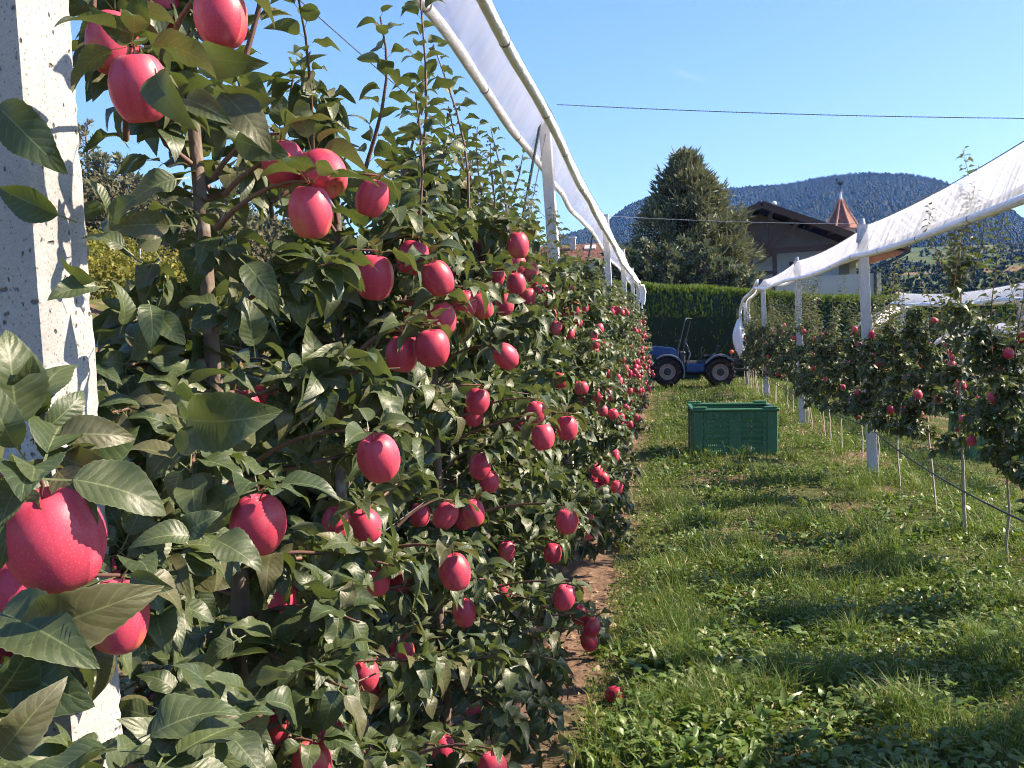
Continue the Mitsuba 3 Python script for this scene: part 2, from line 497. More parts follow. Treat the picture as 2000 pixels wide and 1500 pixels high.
def clump_mesh(pos, rad, seed, squash=1.2, sub=1):
    """Many rough tree crowns as one mesh, each with a tone of its own."""
    r = rng_of(seed)
    base = trimesh.creation.icosphere(subdivisions=max(sub, 0))
    bv, bf = np.array(base.vertices), np.array(base.faces)
    if sub < 0:
        bv = np.array([(1, 0, 0), (0, 1, 0), (-1, 0, 0), (0, -1, 0), (0, 0, 1), (0, 0, -1.0)])
        bf = np.array([(0, 1, 4), (1, 2, 4), (2, 3, 4), (3, 0, 4), (1, 0, 5), (2, 1, 5), (3, 2, 5), (0, 3, 5)])
    vs, fs, uvs = [], [], []
    n = len(pos)
    jit = 1 + 0.45 * (r.random((n, len(bv))) - 0.5)
    v = bv[None] * jit[:, :, None] * np.asarray(rad)[:, None, None]
    v[:, :, 2] *= squash
    v += np.asarray(pos)[:, None, :]
    f = (bf[None] + (np.arange(n) * len(bv))[:, None, None]).reshape(-1, 3)
    uv = np.zeros((n, len(bv), 2))
    uv[:, :, 0] = r.integers(0, 400, n)[:, None] + 0.5
    uv[:, :, 1] = 0.5
    return trimesh.Trimesh(v.reshape(-1, 3), f, process=False), uv.reshape(-1, 2)


_r = rng_of(31)
n = 42000
ang, rad = _r.uniform(-0.35, 0.62, n), np.sqrt(_r.uniform(640**2, 1560**2, n))
edge = np.arange(n) < 6000
rad[edge] = _r.uniform(1440, 1530, edge.sum())
pos = np.stack([np.sin(ang) * rad, np.cos(ang) * rad, hill_height(ang, rad) + 3], -1)
fm, fuv = clump_mesh(pos, _r.uniform(2.2, 4.8, n) * rad / 1450, 32, 1.5, -1)
put("hill_forest", fm, "forest_leaf", smooth=True, uv=fuv)
labels["hill_forest"] = {"label": "dense dark forest covering the far blue hill", "category": "forest", "kind": "stuff"}

# farmland between the orchard and the hill
mx, my = np.meshgrid(np.linspace(40, 420, 60), np.linspace(170, 640, 60), indexing="ij")
mz = terrain(mx, my) + 27 * np.clip((my - 170) / 470, 0, 1) ** 1.3 + (meshkit.fbm(np.stack([mx * 0.012, my * 0.012, mx * 0], -1), 3, 3) - 0.5) * 8 * np.clip((my - 170) / 120, 0, 1) + 0.6
fm, _ = sheet(np.stack([mx, my, mz], -1))
structure("field", fm, "field_cover", smooth=True)
_r = rng_of(33)
pos = []
for _ in range(210):
    if _r.random() < 0.85:
        t = _r.random()
        y = _r.choice([230, 300, 395, 505]) + _r.normal(0, 7)
    else:
        y = _r.uniform(420, 640)
    x = _r.uniform(0.13, 0.62) * y
    i = np.clip(((x - 40) / 380 * 59).astype(int) if hasattr(x, "astype") else int((x - 40) / 380 * 59), 0, 59)
    j = int(np.clip((y - 170) / 470 * 59, 0, 59))
    if not (40 < x < 420):
        continue
    pos.append([x, y, mz[i, j] + 1.5])
pos = np.array(pos)
VALLEY = pos
# %%FAR%%

# ------------------------------------------------------------------ leaf and apple templates
def leaf_template(nseg, seed, petiole=True, teeth=0.0, slim=1.0):
    """A leaf of unit length along +y, upper side +z: stalk, folded blade, drooping tip, wavy edge. (vertices, faces, uv)"""
    r = rng_of(seed)
    fold, curl, wave, ph, bend = r.uniform(0.06, 0.55), r.uniform(0.12, 0.62), r.uniform(0.0, 0.14), r.uniform(0, 6.28), r.uniform(-0.10, 0.10)
    tip = r.uniform(0.0, 0.25)
    if nseg > 20:
        fold, curl, wave = 0.12 + 0.6 * fold, 0.08 + 0.5 * curl, 0.6 * wave
    wmax = r.uniform(0.22, 0.31) * slim
    t = np.linspace(0, 1, nseg + 1)
    w = wmax * np.sin(np.pi * t ** 0.84) ** 0.74 * (1 - 0.20 * t)
    w[-1] = 0.0
    y = 0.22 + 0.78 * t
    z = 0.03 - curl * t ** 2 - tip * t ** 6
    y = y - 0.25 * curl * t ** 3
    x = bend * t ** 2
    if teeth:
        w[1:-1:2] *= 1 - teeth
    lift_l = np.tan(fold) * w + wave * np.sin(9 * t + ph) * np.sin(np.pi * t)
    lift_r = np.tan(fold) * w + wave * np.sin(8 * t + ph + 2) * np.sin(np.pi * t)
    wc = w * math.cos(fold) * 1.05
    tw = r.normal(0, 0.55 if nseg < 20 else 0.22) * t
    cl, sl = np.cos(tw), np.sin(tw)
    xa, za = -wc * cl - lift_l * sl, -wc * sl + lift_l * cl
    xb, zb = wc * cl - lift_r * sl, wc * sl + lift_r * cl
    v, uv, f = [], [], []
    for i in range(nseg + 1):
        if i == nseg:
            v.append((x[i], y[i], z[i])); uv.append((0.5, 1.0))
        else:
            v += [(x[i] + xa[i], y[i], z[i] + za[i]), (x[i], y[i], z[i]), (x[i] + xb[i], y[i], z[i] + zb[i])]
            uv += [(0.02, t[i]), (0.5, t[i]), (0.98, t[i])]
    for i in range(nseg - 1):
        a, b = 3 * i, 3 * i + 3
        for k in (0, 1):
            f += [(a + k, a + k + 1, b + k + 1), (a + k, b + k + 1, b + k)]
    a = 3 * (nseg - 1)
    f += [(a, a + 1, a + 3), (a + 1, a + 2, a + 3)]
    if petiole:
        k = len(v)
        v += [(-0.011, 0, -0.02), (0.011, 0, -0.02), (0.009, 0.24, 0.022), (-0.009, 0.24, 0.022)]
        uv += [(0.49, 0), (0.51, 0), (0.51, 0.02), (0.49, 0.02)]
        f += [(k, k + 1, k + 2), (k, k + 2, k + 3)]
    return np.array(v, float), np.array(f), np.array(uv, float)


LOD = {
    3: [leaf_template(26, 900 + i, True, 0.05) for i in range(10)],
    0: [leaf_template(9, 100 + i, True, 0.03) for i in range(14)],
    1: [leaf_template(4, 200 + i) for i in range(10)],
    2: [leaf_template(3, 300 + i, False) for i in range(8)],
}
TONES = 60


def frames(pos, axis, nrm, length):
    axis = norm(axis)
    nrm = norm(nrm - axis * (nrm * axis).sum(-1, keepdims=True))
    side = np.cross(axis, nrm)
    m = np.zeros((len(pos), 4, 4))
    L = np.asarray(length)[:, None]
    m[:, :3, 0], m[:, :3, 1], m[:, :3, 2], m[:, :3, 3], m[:, 3, 3] = side * L, axis * L, nrm * L, pos, 1
    return m


def stuff_mesh(ms, var, tone, lod):
    vs, fs, us, at = [], [], [], 0
    tp = LOD[lod]
    for k in range(len(tp)):
        sel = ms[var % len(tp) == k]
        if not len(sel):
            continue
        v, f, uv = tp[k]
        w = np.einsum("nij,vj->nvi", sel[:, :3, :3], v) + sel[:, None, :3, 3]
        u = np.repeat(uv[None], len(sel), 0).copy()
        u[:, :, 0] += tone[var % len(tp) == k][:, None]
        vs.append(w.reshape(-1, 3)); us.append(u.reshape(-1, 2))
        fs.append((f[None] + (np.arange(len(sel)) * len(v))[:, None, None]).reshape(-1, 3) + at)
        at += len(sel) * len(v)
    return trimesh.Trimesh(np.vstack(vs), np.vstack(fs), process=False), np.vstack(us)


_leaf_ply = {}


def leaf_ply(lod, k, tone, skin="leaf_skin"):
    """One ply dict per template and tone, shared by all the leaves that look alike."""
    tone = int(tone) % 12 if tone < 56 else 57
    if (lod, k, tone, skin) not in _leaf_ply:
        v, f, uv = LOD[lod][k]
        u = uv.copy()
        u[:, 0] += tone
        _leaf_ply[lod, k, tone, skin] = mikit.ply(trimesh.Trimesh(v, f, process=False), skin, smooth=True, uv=u)
    return _leaf_ply[lod, k, tone, skin]


def apple_mesh(nu, nv, seed):
    """An upright fruit of unit width, stalk cavity on top, calyx basin below with five low lobes; centre at the origin."""
    r = rng_of(seed)
    prof = np.array([(0.0, 0.37), (0.05, 0.395), (0.10, 0.45), (0.16, 0.49), (0.23, 0.50), (0.31, 0.465), (0.385, 0.39), (0.445, 0.28), (0.485, 0.14), (0.50, 0.0), (0.49, -0.13), (0.455, -0.27), (0.40, -0.39),
                     (0.325, -0.49), (0.245, -0.55), (0.17, -0.57), (0.10, -0.54), (0.05, -0.49), (0.0, -0.475)])
    s = np.linspace(0, len(prof) - 1, nv)
    rr_, zz = np.interp(s, np.arange(len(prof)), prof[:, 0]), np.interp(s, np.arange(len(prof)), prof[:, 1])
    k = np.array([0.25, 0.5, 0.25])
    if nv > 14:
        rr_[1:-1] = np.convolve(rr_, k, "valid"); zz[1:-1] = np.convolve(zz, k, "valid")
    ph = np.linspace(0, 2 * np.pi, nu + 1)
    lobe = np.clip((-zz - 0.15) / 0.4, 0, 1)[None, :] * 0.05 * np.cos(5 * ph + r.uniform(0, 6))[:, None]
    wob = 1 + lobe + 0.025 * np.cos(ph + r.uniform(0, 6))[:, None] + 0.02 * np.cos(2 * ph + r.uniform(0, 6))[:, None]
    R = rr_[None] * wob
    lean = r.uniform(-0.06, 0.06)
    g = np.stack([R * np.cos(ph)[:, None] + lean * zz[None], R * np.sin(ph)[:, None], zz[None] * r.uniform(0.98, 1.12) + 0 * R], -1)
    m, uv = sheet(g[::-1])
    uv = np.stack([0.01 + 0.98 * uv[:, 0], uv[:, 1]], 1)
    n = g.shape[1]
    nrm = np.array(m.vertex_normals).reshape(nu + 1, n, 3)
    return m, uv


def _apple_ply(nu, nv, seed):
    m, uv = apple_mesh(nu, nv, seed)
    uv = uv.copy()
    uv[:, 0] += seed % 20
    return mikit.ply(m, "apple_skin", smooth=True, uv=uv)


APPLES = {0: [_apple_ply(32, 26, i) for i in range(6)], 1: [_apple_ply(16, 14, 10 + i) for i in range(5)], 2: [_apple_ply(9, 9, 15 + i) for i in range(4)]}
_stem = mikit.ply(tube([(0, 0, 0.40), (0.02, 0.01, 0.52), (0.05, 0.02, 0.58), (0.07, 0.0, 0.68)], [0.018, 0.017, 0.019, 0.028], 5), "twig", smooth=True)
_calyx = mikit.ply(join([rod((0.03 * math.cos(a), 0.03 * math.sin(a), -0.47), (0.06 * math.cos(a + 0.5), 0.06 * math.sin(a + 0.5), -0.55), 0.012, 4) for a in np.arange(5) * 1.257]), "twig", smooth=False)


def add_apple(tree, centre, dia, axis, lod, seed, label=None):
    """axis: from calyx to stalk."""
    k = numbered(tree + "__apple")
    z = norm(axis)
    x = norm(np.cross([0.3, 1, 0.2], z))
    m = np.eye(4)
    m[:3, 0], m[:3, 1], m[:3, 2], m[:3, 3] = x * dia, np.cross(z, x) * dia, z * dia, centre
    tw = T(m.tolist())
    scene[k] = {**APPLES[lod][seed % len(APPLES[lod])], "to_world": tw}
    if lod == 0:
        scene[k + "__stem"] = {**_stem, "to_world": tw}
        scene[k + "__calyx"] = {**_calyx, "to_world": tw}
    if label:
        labels[k] = {"label": label}
    return k


# ------------------------------------------------------------------ apples read off the photograph: pixel x, y, width, tilt of the stalk (towards +x, towards the viewer)
APPLE_SPOTS = [
    (220, 82, 100, .1, .1), (270, 170, 116, -.1, .2), (432, 30, 102, .1, .1), (312, 12, 80, 0, 0), (632, 337, 88, -.55, -.95), (553, 318, 84, 0, .3), (607, 412, 86, .1, .1),
    (727, 385, 66, .2, .2), (732, 540, 76, .1, .2), (807, 502, 62, .2, .1), (855, 542, 60, -.3, .1), (907, 593, 50, .1, .2), (940, 596, 44, -.4, .1), (862, 622, 58, -.3, .1), (805, 616, 50, 0, 0),
    (845, 678, 68, -.1, .2), (785, 655, 54, 0, 0), (785, 690, 66, .2, 0), (1012, 478, 43, .1, .1), (1008, 553, 39, -.2, .1), (985, 594, 38, 0, .2), (968, 538, 38, 0, 0), (938, 487, 34, 0, 0),
    (1010, 515, 34, .2, 0), (1036, 530, 32, 0, 0), (1030, 580, 34, 0, .2), (1062, 566, 24, 0, 0), (1045, 556, 28, .2, 0), (1076, 615, 24, .1, .1), (1086, 640, 24, .2, 0), (1112, 650, 21, 0, 0),
    (987, 696, 48, -.9, .2), (1093, 742, 29, .1, .1), (933, 783, 48, .4, .1), (925, 808, 42, .3, 0), (1047, 805, 41, .2, .1), (1017, 828, 33, -.4, 0), (1060, 853, 46, 0, 0), (1108, 835, 42, .1, .1),
    (1165, 770, 21, .1, 0), (1190, 770, 21, 0, 0), (1137, 782, 18, 0, 0), (1168, 797, 19, 0, 0), (738, 893, 86, -.25, .25), (938, 910, 44, .2, .1), (505, 1022, 108, .05, .1), (448, 745, 62, 0, 0),
    (474, 795, 66, .4, 0), (512, 772, 60, -.3, 0), (1107, 1017, 45, -.1, .1), (1150, 1012, 22, 0, 0), (1080, 1080, 36, .2, 0), (888, 1115, 62, .1, .1), (980, 1150, 34, 0, 0), (907, 1195, 46, 0, 0),
    (1102, 1166, 45, .1, .1), (1132, 1200, 34, 0, 0), (1156, 1224, 34, .4, 0), (658, 1022, 58, .2, 0), (714, 1026, 62, -.2, .1), (735, 1130, 54, 0, 0), (782, 1146, 52, 0, 0), (785, 1272, 50, 0, 0),
    (712, 1318, 58, .1, .1), (740, 1302, 52, -.3, 0), (728, 1340, 54, 0, 0), (925, 1000, 44, 0, 0), (870, 1006, 48, .5, 0), (530, 1412, 68, 0, 0), (556, 1422, 60, 0, 0), (610, 1492, 78, 0, .2),
    (104, 1050, 188, -.15, .15), (232, 1200, 118, .1, 0), (222, 1122, 74, 0, 0), (50, 1160, 124, .3, 0), (-4, 1140, 96, 0, 0), (0, 1268, 112, 0, 0), (642, 1430, 60, 0, 0), (925, 1382, 34, 0, 0),
    (1205, 952, 24, 0, 0), (865, 1462, 46, .3, 0), (962, 1500, 58, 0, 0), (1150, 1252, 34, 0, 0), (550, 1172, 60, 0, 0), (990, 1075, 34, 0, 0), (955, 940, 40, 0, 0), (1140, 600, 20, 0, 0), (1072, 598, 24, 0, 0),
    (905, 1010, 40, 0, 0), (820, 1005, 42, 0, 0), (1105, 610, 20, 0, 0), (1128, 628, 20, 0, 0), (1205, 605, 14, 0, 0), (1118, 560, 18, 0, 0), (1160, 655, 17, 0, 0), (575, 1155, 50, 0, 0), (300, 1395, 80, 0, 0),
]
_r = rng_of(77)
SPOTS = []
for px, py, w, tx, tv in APPLE_SPOTS:
    dia = 0.078 * _r.uniform(0.95, 1.06)
    d = dia * F_PX / w
    c = at_depth(px, py, d)
    c[0] = np.clip(c[0], -1.35, -0.3)
    c = EYE + ray(px, py) * (c[0] / ray(px, py)[0]) if c[0] in (-1.35, -0.3) else c
    to_eye = norm(EYE - c)
    ax = norm(np.array([0, 0, 1.0]) + tx * np.array([0.9, 0.4, 0]) + tv * to_eye + _r.normal(0, 0.08, 3))
    SPOTS.append((c, dia, ax, (px, py, w)))
SPOT_C = np.array([s[0] for s in SPOTS])

# ------------------------------------------------------------------ apple trees
def skeleton(r, base, height, half_width, z_lo, z_hi, nbranch, spurs, per_spur, shoots, boughs=()):
    """Trunk, branches and rosettes of one orchard tree: (trunk points, radii, branch polylines, leaf positions, axes, normals, lengths)."""
    n = 9
    zz = np.linspace(0, height, n)
    wob = np.cumsum(r.normal(0, 0.012, (n, 2)), 0)
    tp = np.stack([base[0] + wob[:, 0], base[1] + wob[:, 1], base[2] - 0.05 + zz], 1)
    branches, P, A, N, L = [], [], [], [], []

    def rosette(p, d, k):
        d = norm(d)
        q = norm(np.cross(d, [0.31, 0.2, 0.93]))
        s = np.cross(d, q)
        ph = r.uniform(0, 6.28) + np.arange(k) * 2.4
        al = r.uniform(0.75, 1.5, k)
        a = d * np.cos(al)[:, None] + (q * np.cos(ph)[:, None] + s * np.sin(ph)[:, None]) * np.sin(al)[:, None]
        a = norm(a + np.array([0, 0, -0.28]) + np.array([0.10, 0, 0]))
        nn = np.array([0, 0, 0.75]) + d * 0.45 + SUN * 0.35 + r.normal(0, 0.46, (k, 3))
        P.append(np.repeat(p[None], k, 0) + r.normal(0, 0.004, (k, 3))); A.append(a); N.append(nn); L.append(r.uniform(0.066, 0.110, k))

    for b in range(nbranch + len(boughs)):
        z = z_lo + (z_hi - z_lo) * (b + r.uniform(0, 1)) / nbranch if b < nbranch else boughs[b - nbranch][0]
        rel = (z - z_lo) / max(z_hi - z_lo, 0.1)
        az = r.uniform(0, 2 * np.pi) if b < nbranch else boughs[b - nbranch][1]
        hw = half_width(z) * r.uniform(0.65, 1.08)
        el = r.uniform(-0.25, 0.35) + 0.7 * rel ** 2
        if b >= nbranch:
            el = 0.1
        ln = hw / max(math.cos(el), 0.5) * (1.15 if abs(math.cos(az)) < 0.5 else 1.0)
        t = np.linspace(0, 1, 6)
        d0 = np.array([math.cos(az) * math.cos(el), math.sin(az) * math.cos(el), math.sin(el)])
        i = min(int(z / height * (n - 1)), n - 2)
        root = tp[i] + (tp[i + 1] - tp[i]) * (z / height * (n - 1) - i)
        side = norm(np.cross(d0, [0, 0, 1.0]))
        line = root + d0 * (t * ln)[:, None] + np.array([0, 0, -1.0]) * (0.18 * ln * t ** 2)[:, None] + side * (ln * 0.10 * np.sin(t * 3 + r.uniform(0, 6)))[:, None]
        line[0] = root
        branches.append(line)
        ns = max(2, int(round(spurs * ln / 0.45)))
        for k in range(ns):
            s = 0.16 + 0.84 * (k + r.uniform(0, 0.8)) / ns
            s = min(s, 1.0)
            j = min(int(s * 5), 4)
            p = line[j] + (line[j + 1] - line[j]) * (s * 5 - j)
            d = norm(line[j + 1] - line[j]) * 0.5 + r.normal(0, 0.6, 3) + np.array([0, 0, 0.45])
            d = norm(d)
            rosette(p + d * r.uniform(0.0, 0.035), d, int(r.integers(per_spur - 2, per_spur + 3)))
    body, nbody = sum(map(len, P)), len(branches)
    for k in range(shoots[0]):
        z = shoots[1] * r.uniform(0.80, 1.0)
        a = r.uniform(0, 6.28)
        p0 = np.array([base[0] + 0.12 * math.cos(a), base[1] + 0.28 * math.sin(a), base[2] + z])
        ln = r.uniform(0.25, shoots[2])
        t = np.linspace(0, 1, 6)
        line = p0 + np.outer(t * ln, norm([r.normal(0.02, 0.12), r.normal(0, 0.15), 1.0])) + np.stack([0.04 * np.sin(3 * t + a), 0.04 * np.cos(2 * t), 0 * t], 1)
        branches.append(line)
        nl = int(ln / 0.019)
        s = np.linspace(0.05, 1, nl)
        pts = np.stack([np.interp(s, t, line[:, c]) for c in range(3)], 1)
        ph = r.uniform(0, 6) + np.arange(nl) * 2.4
        ax = np.stack([np.cos(ph), np.sin(ph), np.full(nl, 0.55)], 1) + r.normal(0, 0.15, (nl, 3))
        P.append(pts); A.append(norm(ax)); N.append(np.array([0, 0, 1.0]) - 0.3 * ax + r.normal(0, 0.3, (nl, 3))); L.append(r.uniform(0.075, 0.118, nl) * (1.05 - 0.35 * s))
    return tp, np.linspace(0.026, 0.008, n) * height / 2.4, branches, np.vstack(P), np.vstack(A), np.vstack(N), np.concatenate(L), body, nbody


def branch_mesh(line, r0, sides):
    return tube(line, np.linspace(r0, r0 * 0.35, len(line)), sides, cap=False)


def left_hw(z):
    return float(np.interp(z, [0.1, 0.35, 1.3, 1.9, 2.3, 2.6, 3.0], [0.34, 0.50, 0.47, 0.36, 0.24, 0.14, 0.08]))


def right_hw(z):
    return float(np.interp(z, [0.4, 0.7, 1.3, 1.9, 2.4], [0.26, 0.37, 0.25, 0.11, 0.06]))


def keep_clear(P, Ax, L):
    """Leaves that would hide a noted fruit or touch the viewer are thinned out, as growers do round ripe fruit."""
    c = P + Ax * (L * 0.6)[:, None]
    x, y, d = pixels(c)
    ok = (np.linalg.norm(c - EYE, axis=1) > 0.88) & (d > 0.05)
    rr2 = rng_of(len(P))
    for (sc, dia, ax, (px, py, w)) in SPOTS:
        sd = pixels(sc)[2]
        hit = (d < sd + 0.01) & (np.hypot(x - px, (y - py) / 1.15) < 0.42 * w + 16.0 / np.maximum(d, 0.3)) & (rr2.random(len(P)) < (0.94 if w > 30 else 0.75))
        ok &= ~hit
        inside = np.linalg.norm(c - sc, axis=1) < dia * 0.55
        ok &= ~inside
    post = ((x < 185) & (y < 640) & (d < 1.35)) | ((x > 55) & (x < 268) & (y > 1235) & (y < 1450) & (d < 1.2))
    return ok & ~post


def owner(c):
    """The left tree a noted fruit hangs on."""
    k = int(np.argmin([abs(c[1] - y) for y in LEFT_Y]))
    return 1 if k == 0 and c[2] > 1.75 else k


LEFT_X = -0.85
LEFT_POSTS = [7.6, 14.5, 20.2, 25.6]
RIGHT_POSTS = [10.92, 16.66, 22.31]
LEFT_Y = [0.84 + 0.822 * k for k in range(32)]
_near_names = ["first", "second", "third", "fourth", "fifth", "sixth", "seventh", "eighth", "ninth", "tenth"]
spot_used = np.zeros(len(SPOTS), bool)
# big leaves near the viewer: stalk end and tip in pixels with their depths, roll about the midrib, tree
HAND = [
    (35, 925, 72, 1062, .73, .70, .4, 0), (10, 930, 22, 1070, .73, .69, -.5, 0), (60, 915, -10, 1010, .72, .68, .2, 0),
    (-25, 185, 88, 296, .98, .94, .35, 0), (150, 436, -5, 362, 1.00, .97, -.5, 0), (212, 560, 100, 562, 1.08, 1.02, .5, 0), (205, 552, 112, 528, 1.06, 1.03, -.9, 0),
    (210, 428, 188, 345, 1.30, 1.27, .9, 1), (212, 440, 245, 388, 1.30, 1.25, -.6, 1), (372, 345, 246, 372, 1.36, 1.30, .3, 1), (360, 442, 228, 432, 1.34, 1.28, -.2, 1), (262, 498, 172, 440, 1.28, 1.25, .4, 1),
    (40, 880, 8, 655, .76, .74, .2, 0), (62, 868, 95, 680, .78, .80, -.8, 0), (60, 862, 172, 765, .78, .80, .5, 0), (75, 858, 252, 838, .77, .78, -.3, 0), (50, 900, -30, 770, .74, .70, -.4, 0),
    (85, 880, 300, 862, .80, .86, .6, 0), (95, 882, 205, 930, .78, .75, .2, 0), (20, 800, 62, 770, .80, .74, .9, 0), (110, 900, 20, 960, .78, .72, -.5, 0), (100, 905, 172, 985, .76, .72, .15, 0),
    (-15, 1258, 245, 1182, .70, .68, .1, 0), (-30, 1190, 138, 1248, .72, .66, -.3, 0), (-25, 1290, 150, 1356, .70, .67, .2, 0), (-20, 1500, 78, 1378, .66, .64, -.1, 0), (-40, 1400, 40, 1300, .7, .66, .5, 0),
    (180, 1500, 166, 1345, .80, .82, 2.7, 0), (240, 1118, 318, 1150, 1.0, .98, .3, 1), (345, 1052, 412, 1010, 1.2, 1.18, -.2, 1), (395, 1050, 275, 1040, 1.2, 1.14, .4, 1),
    (400, 1048, 495, 1090, 1.2, 1.16, -.5, 1), (470, 1490, 466, 1320, 1.15, 1.17, .4, 1), (415, 1490, 440, 1400, 1.1, 1.06, 2.4, 1), (480, 1240, 380, 1300, 1.3, 1.26, .2, 1),
    (300, 600, 345, 660, 1.34, 1.3, .2, 1), (290, 585, 300, 640, 1.34, 1.28, -.4, 1), (330, 810, 500, 840, 1.3, 1.24, .5, 1), (335, 895, 400, 830, 1.3, 1.27, -.3, 1), (225, 860, 240, 985, 1.25, 1.2, .5, 1),
    (262, 480, 215, 400, 1.32, 1.3, -.9, 1), (235, 655, 250, 560, 1.3, 1.28, .7, 1), (500, 700, 480, 590, 1.5, 1.46, .3, 1), (465, 500, 535, 580, 1.5, 1.45, -.4, 1),
    (360, 100, 478, 132, 1.32, 1.28, .3, 1), (345, 190, 430, 215, 1.3, 1.26, -.4, 1), (395, 180, 512, 215, 1.35, 1.3, .5, 1), (410, 165, 520, 250, 1.33, 1.28, -.2, 1), (440, 265, 540, 300, 1.4, 1.36, .2, 1),
    (250, 60, 285, 10, 1.2, 1.16, .3, 1), (285, 75, 205, 45, 1.2, 1.13, -.6, 1), (300, 130, 330, 215, 1.16, 1.1, .5, 1),
]


def apple_tree(side, k, base, r, cfg, label, group=None):
    tree = thing("apple_tree", label, "apple tree", group)
    tp, tr, branches, P, A, N, L, body, nbody = skeleton(r, base, *cfg["skel"])
    dist = float(np.linalg.norm(np.array([base[0], base[1], 1.3]) - EYE))

    def open_part(c):
        """The crown of the second and third tree is open towards the post and on the far side."""
        if side != "left" or k not in (1, 2):
            return np.zeros(len(c), bool)
        return ((c[:, 2] > 1.95) & (c[:, 2] < 2.28) & (c[:, 1] < base[1] - 0.08) & (c[:, 0] < -0.60) & (k == 1)) | ((c[:, 2] > 1.93) & (c[:, 2] < 2.4) & (c[:, 0] < base[0] - 0.08) & (c[:, 1] < 2.5))
    gap = open_part(P + A * (L * 0.6)[:, None])
    gap[body:] = False
    if side == "right":
        branches = [np.stack([ln[:, 0], base[1] + (ln[:, 1] - base[1]) * (1.0 if base[1] < 5.5 else 0.80), ln[:, 2]], 1) for ln in branches]
    branches = [ln for i, ln in enumerate(branches) if i >= nbody or not open_part(ln[-1:])[0] ]
    sides = 8 if dist < 4 else 5 if dist < 9 else 3
    part(tree, "trunk", tube(tp, tr * cfg.get("trunk", 1.0), sides, cap=False), cfg.get("trunk_skin", "bark"), smooth=True)
    if dist < 5.5 and side == "left":
        for ln in branches:
            part(tree, "branch", branch_mesh(ln, 0.0062, 6), "twig", smooth=True)
    else:
        part(tree, "branches", join([branch_mesh(ln, 0.0055, 3) for ln in branches]), "twig", smooth=True, kind="stuff")
    if side == "left":
        ok = keep_clear(P, A, L)
        ok &= ~(gap & (r.random(len(P)) < 0.9))
        P, A, N, L = P[ok], A[ok], N[ok], L[ok]
    if side == "right":                                          # slim crowns with gaps between the trees
        P[:, 1] = base[1] + (P[:, 1] - base[1]) * (1.0 if base[1] < 5.5 else 0.80)
    extra = 0
    if side == "left":
        eP, eA, eN, eL = [], [], [], []
        for i in range(len(SPOTS)):                               # every noted fruit hangs on a spur with its own tuft of leaves
            c, dia, ax, (px, py, w) = SPOTS[i]
            if owner(c) == k:
                top = c + ax * dia * 0.66
                q = np.array([base[0] * 0.75 + c[0] * 0.25, c[1] * 0.6 + base[1] * 0.4, top[2] - 0.06])
                tt = np.linspace(0, 1, 6)[:, None]
                mid = (top + q) / 2 + [0, 0, 0.05]
                line = (1 - tt) ** 2 * q + 2 * tt * (1 - tt) * mid + tt ** 2 * top
                if dist < 5.5:
                    part(tree, "branch", tube(line, np.linspace(0.0055, 0.0026, 6), 6, cap=False), "twig", smooth=True)
                nl = int(r.integers(5, 8))
                ph = r.uniform(0, 6.28) + np.arange(nl) * 2.4 + r.normal(0, 0.2, nl)
                e1 = norm(np.cross(ax, [0.2, 0.9, 0.1])); e2 = np.cross(ax, e1)
                d = e1 * np.cos(ph)[:, None] + e2 * np.sin(ph)[:, None]
                front = (d @ norm(EYE - c)) > 0.45
                a = norm(d + ax * np.where(front, r.uniform(0.3, 0.9, nl), r.uniform(-0.5, 0.5, nl))[:, None])
                eP.append(np.repeat(top[None], nl, 0) + d * 0.006); eA.append(a); eN.append(ax + 0.4 * SUN - 0.3 * d + r.normal(0, 0.3, (nl, 3))); eL.append(r.uniform(0.075, 0.115, nl))
        if k in (0, 1):
            for bx, by, tx, ty, d0, d1, roll, tr_ in HAND:
                if tr_ == k:
                    p0, p1 = at_depth(bx, by, d0), at_depth(tx, ty, d1)
                    a = norm(p1 - p0)
                    e = norm(EYE - (p0 + p1) / 2)
                    e = norm(e - a * (e @ a))
                    eP.append(p0[None]); eA.append(a[None]); eN.append((e * math.cos(roll) + np.cross(a, e) * math.sin(roll) + [0, 0, 0.15])[None]); eL.append(np.array([np.linalg.norm(p1 - p0) * 1.06]))
        if eP:
            eP, eA, eN, eL = np.vstack(eP), np.vstack(eA), np.vstack(eN), np.concatenate(eL)
            P, A, N, L = np.vstack([P, eP]), np.vstack([A, eA]), np.vstack([N, eN]), np.concatenate([L, eL])
            x, y_, d = pixels(eP + eA * (eL * 0.6)[:, None])
            ok = ~((x > 150) & (x < 290) & (y_ > 1235) & (y_ < 1500) & (d < 1.2)) | ((x < 200) & (eL > 0.1) & (d < 0.85))
            eP, eA, eN, eL = eP[ok], eA[ok], eN[ok], eL[ok]
            P, A, N, L = P[:len(P) - len(ok)], A[:len(A) - len(ok)], N[:len(N) - len(ok)], L[:len(L) - len(ok)]
            P, A, N, L = np.vstack([P, eP]), np.vstack([A, eA]), np.vstack([N, eN]), np.concatenate([L, eL])
            extra = len(eP)
    ms = frames(P, A, N, L)
    var, tone = r.integers(0, 1000, len(P)), r.integers(0, TONES, len(P))
    lod = 0 if dist < 3.0 else 1 if dist < 8 else 2
    parts_n = 300 if dist < cfg["parts_to"] else 0
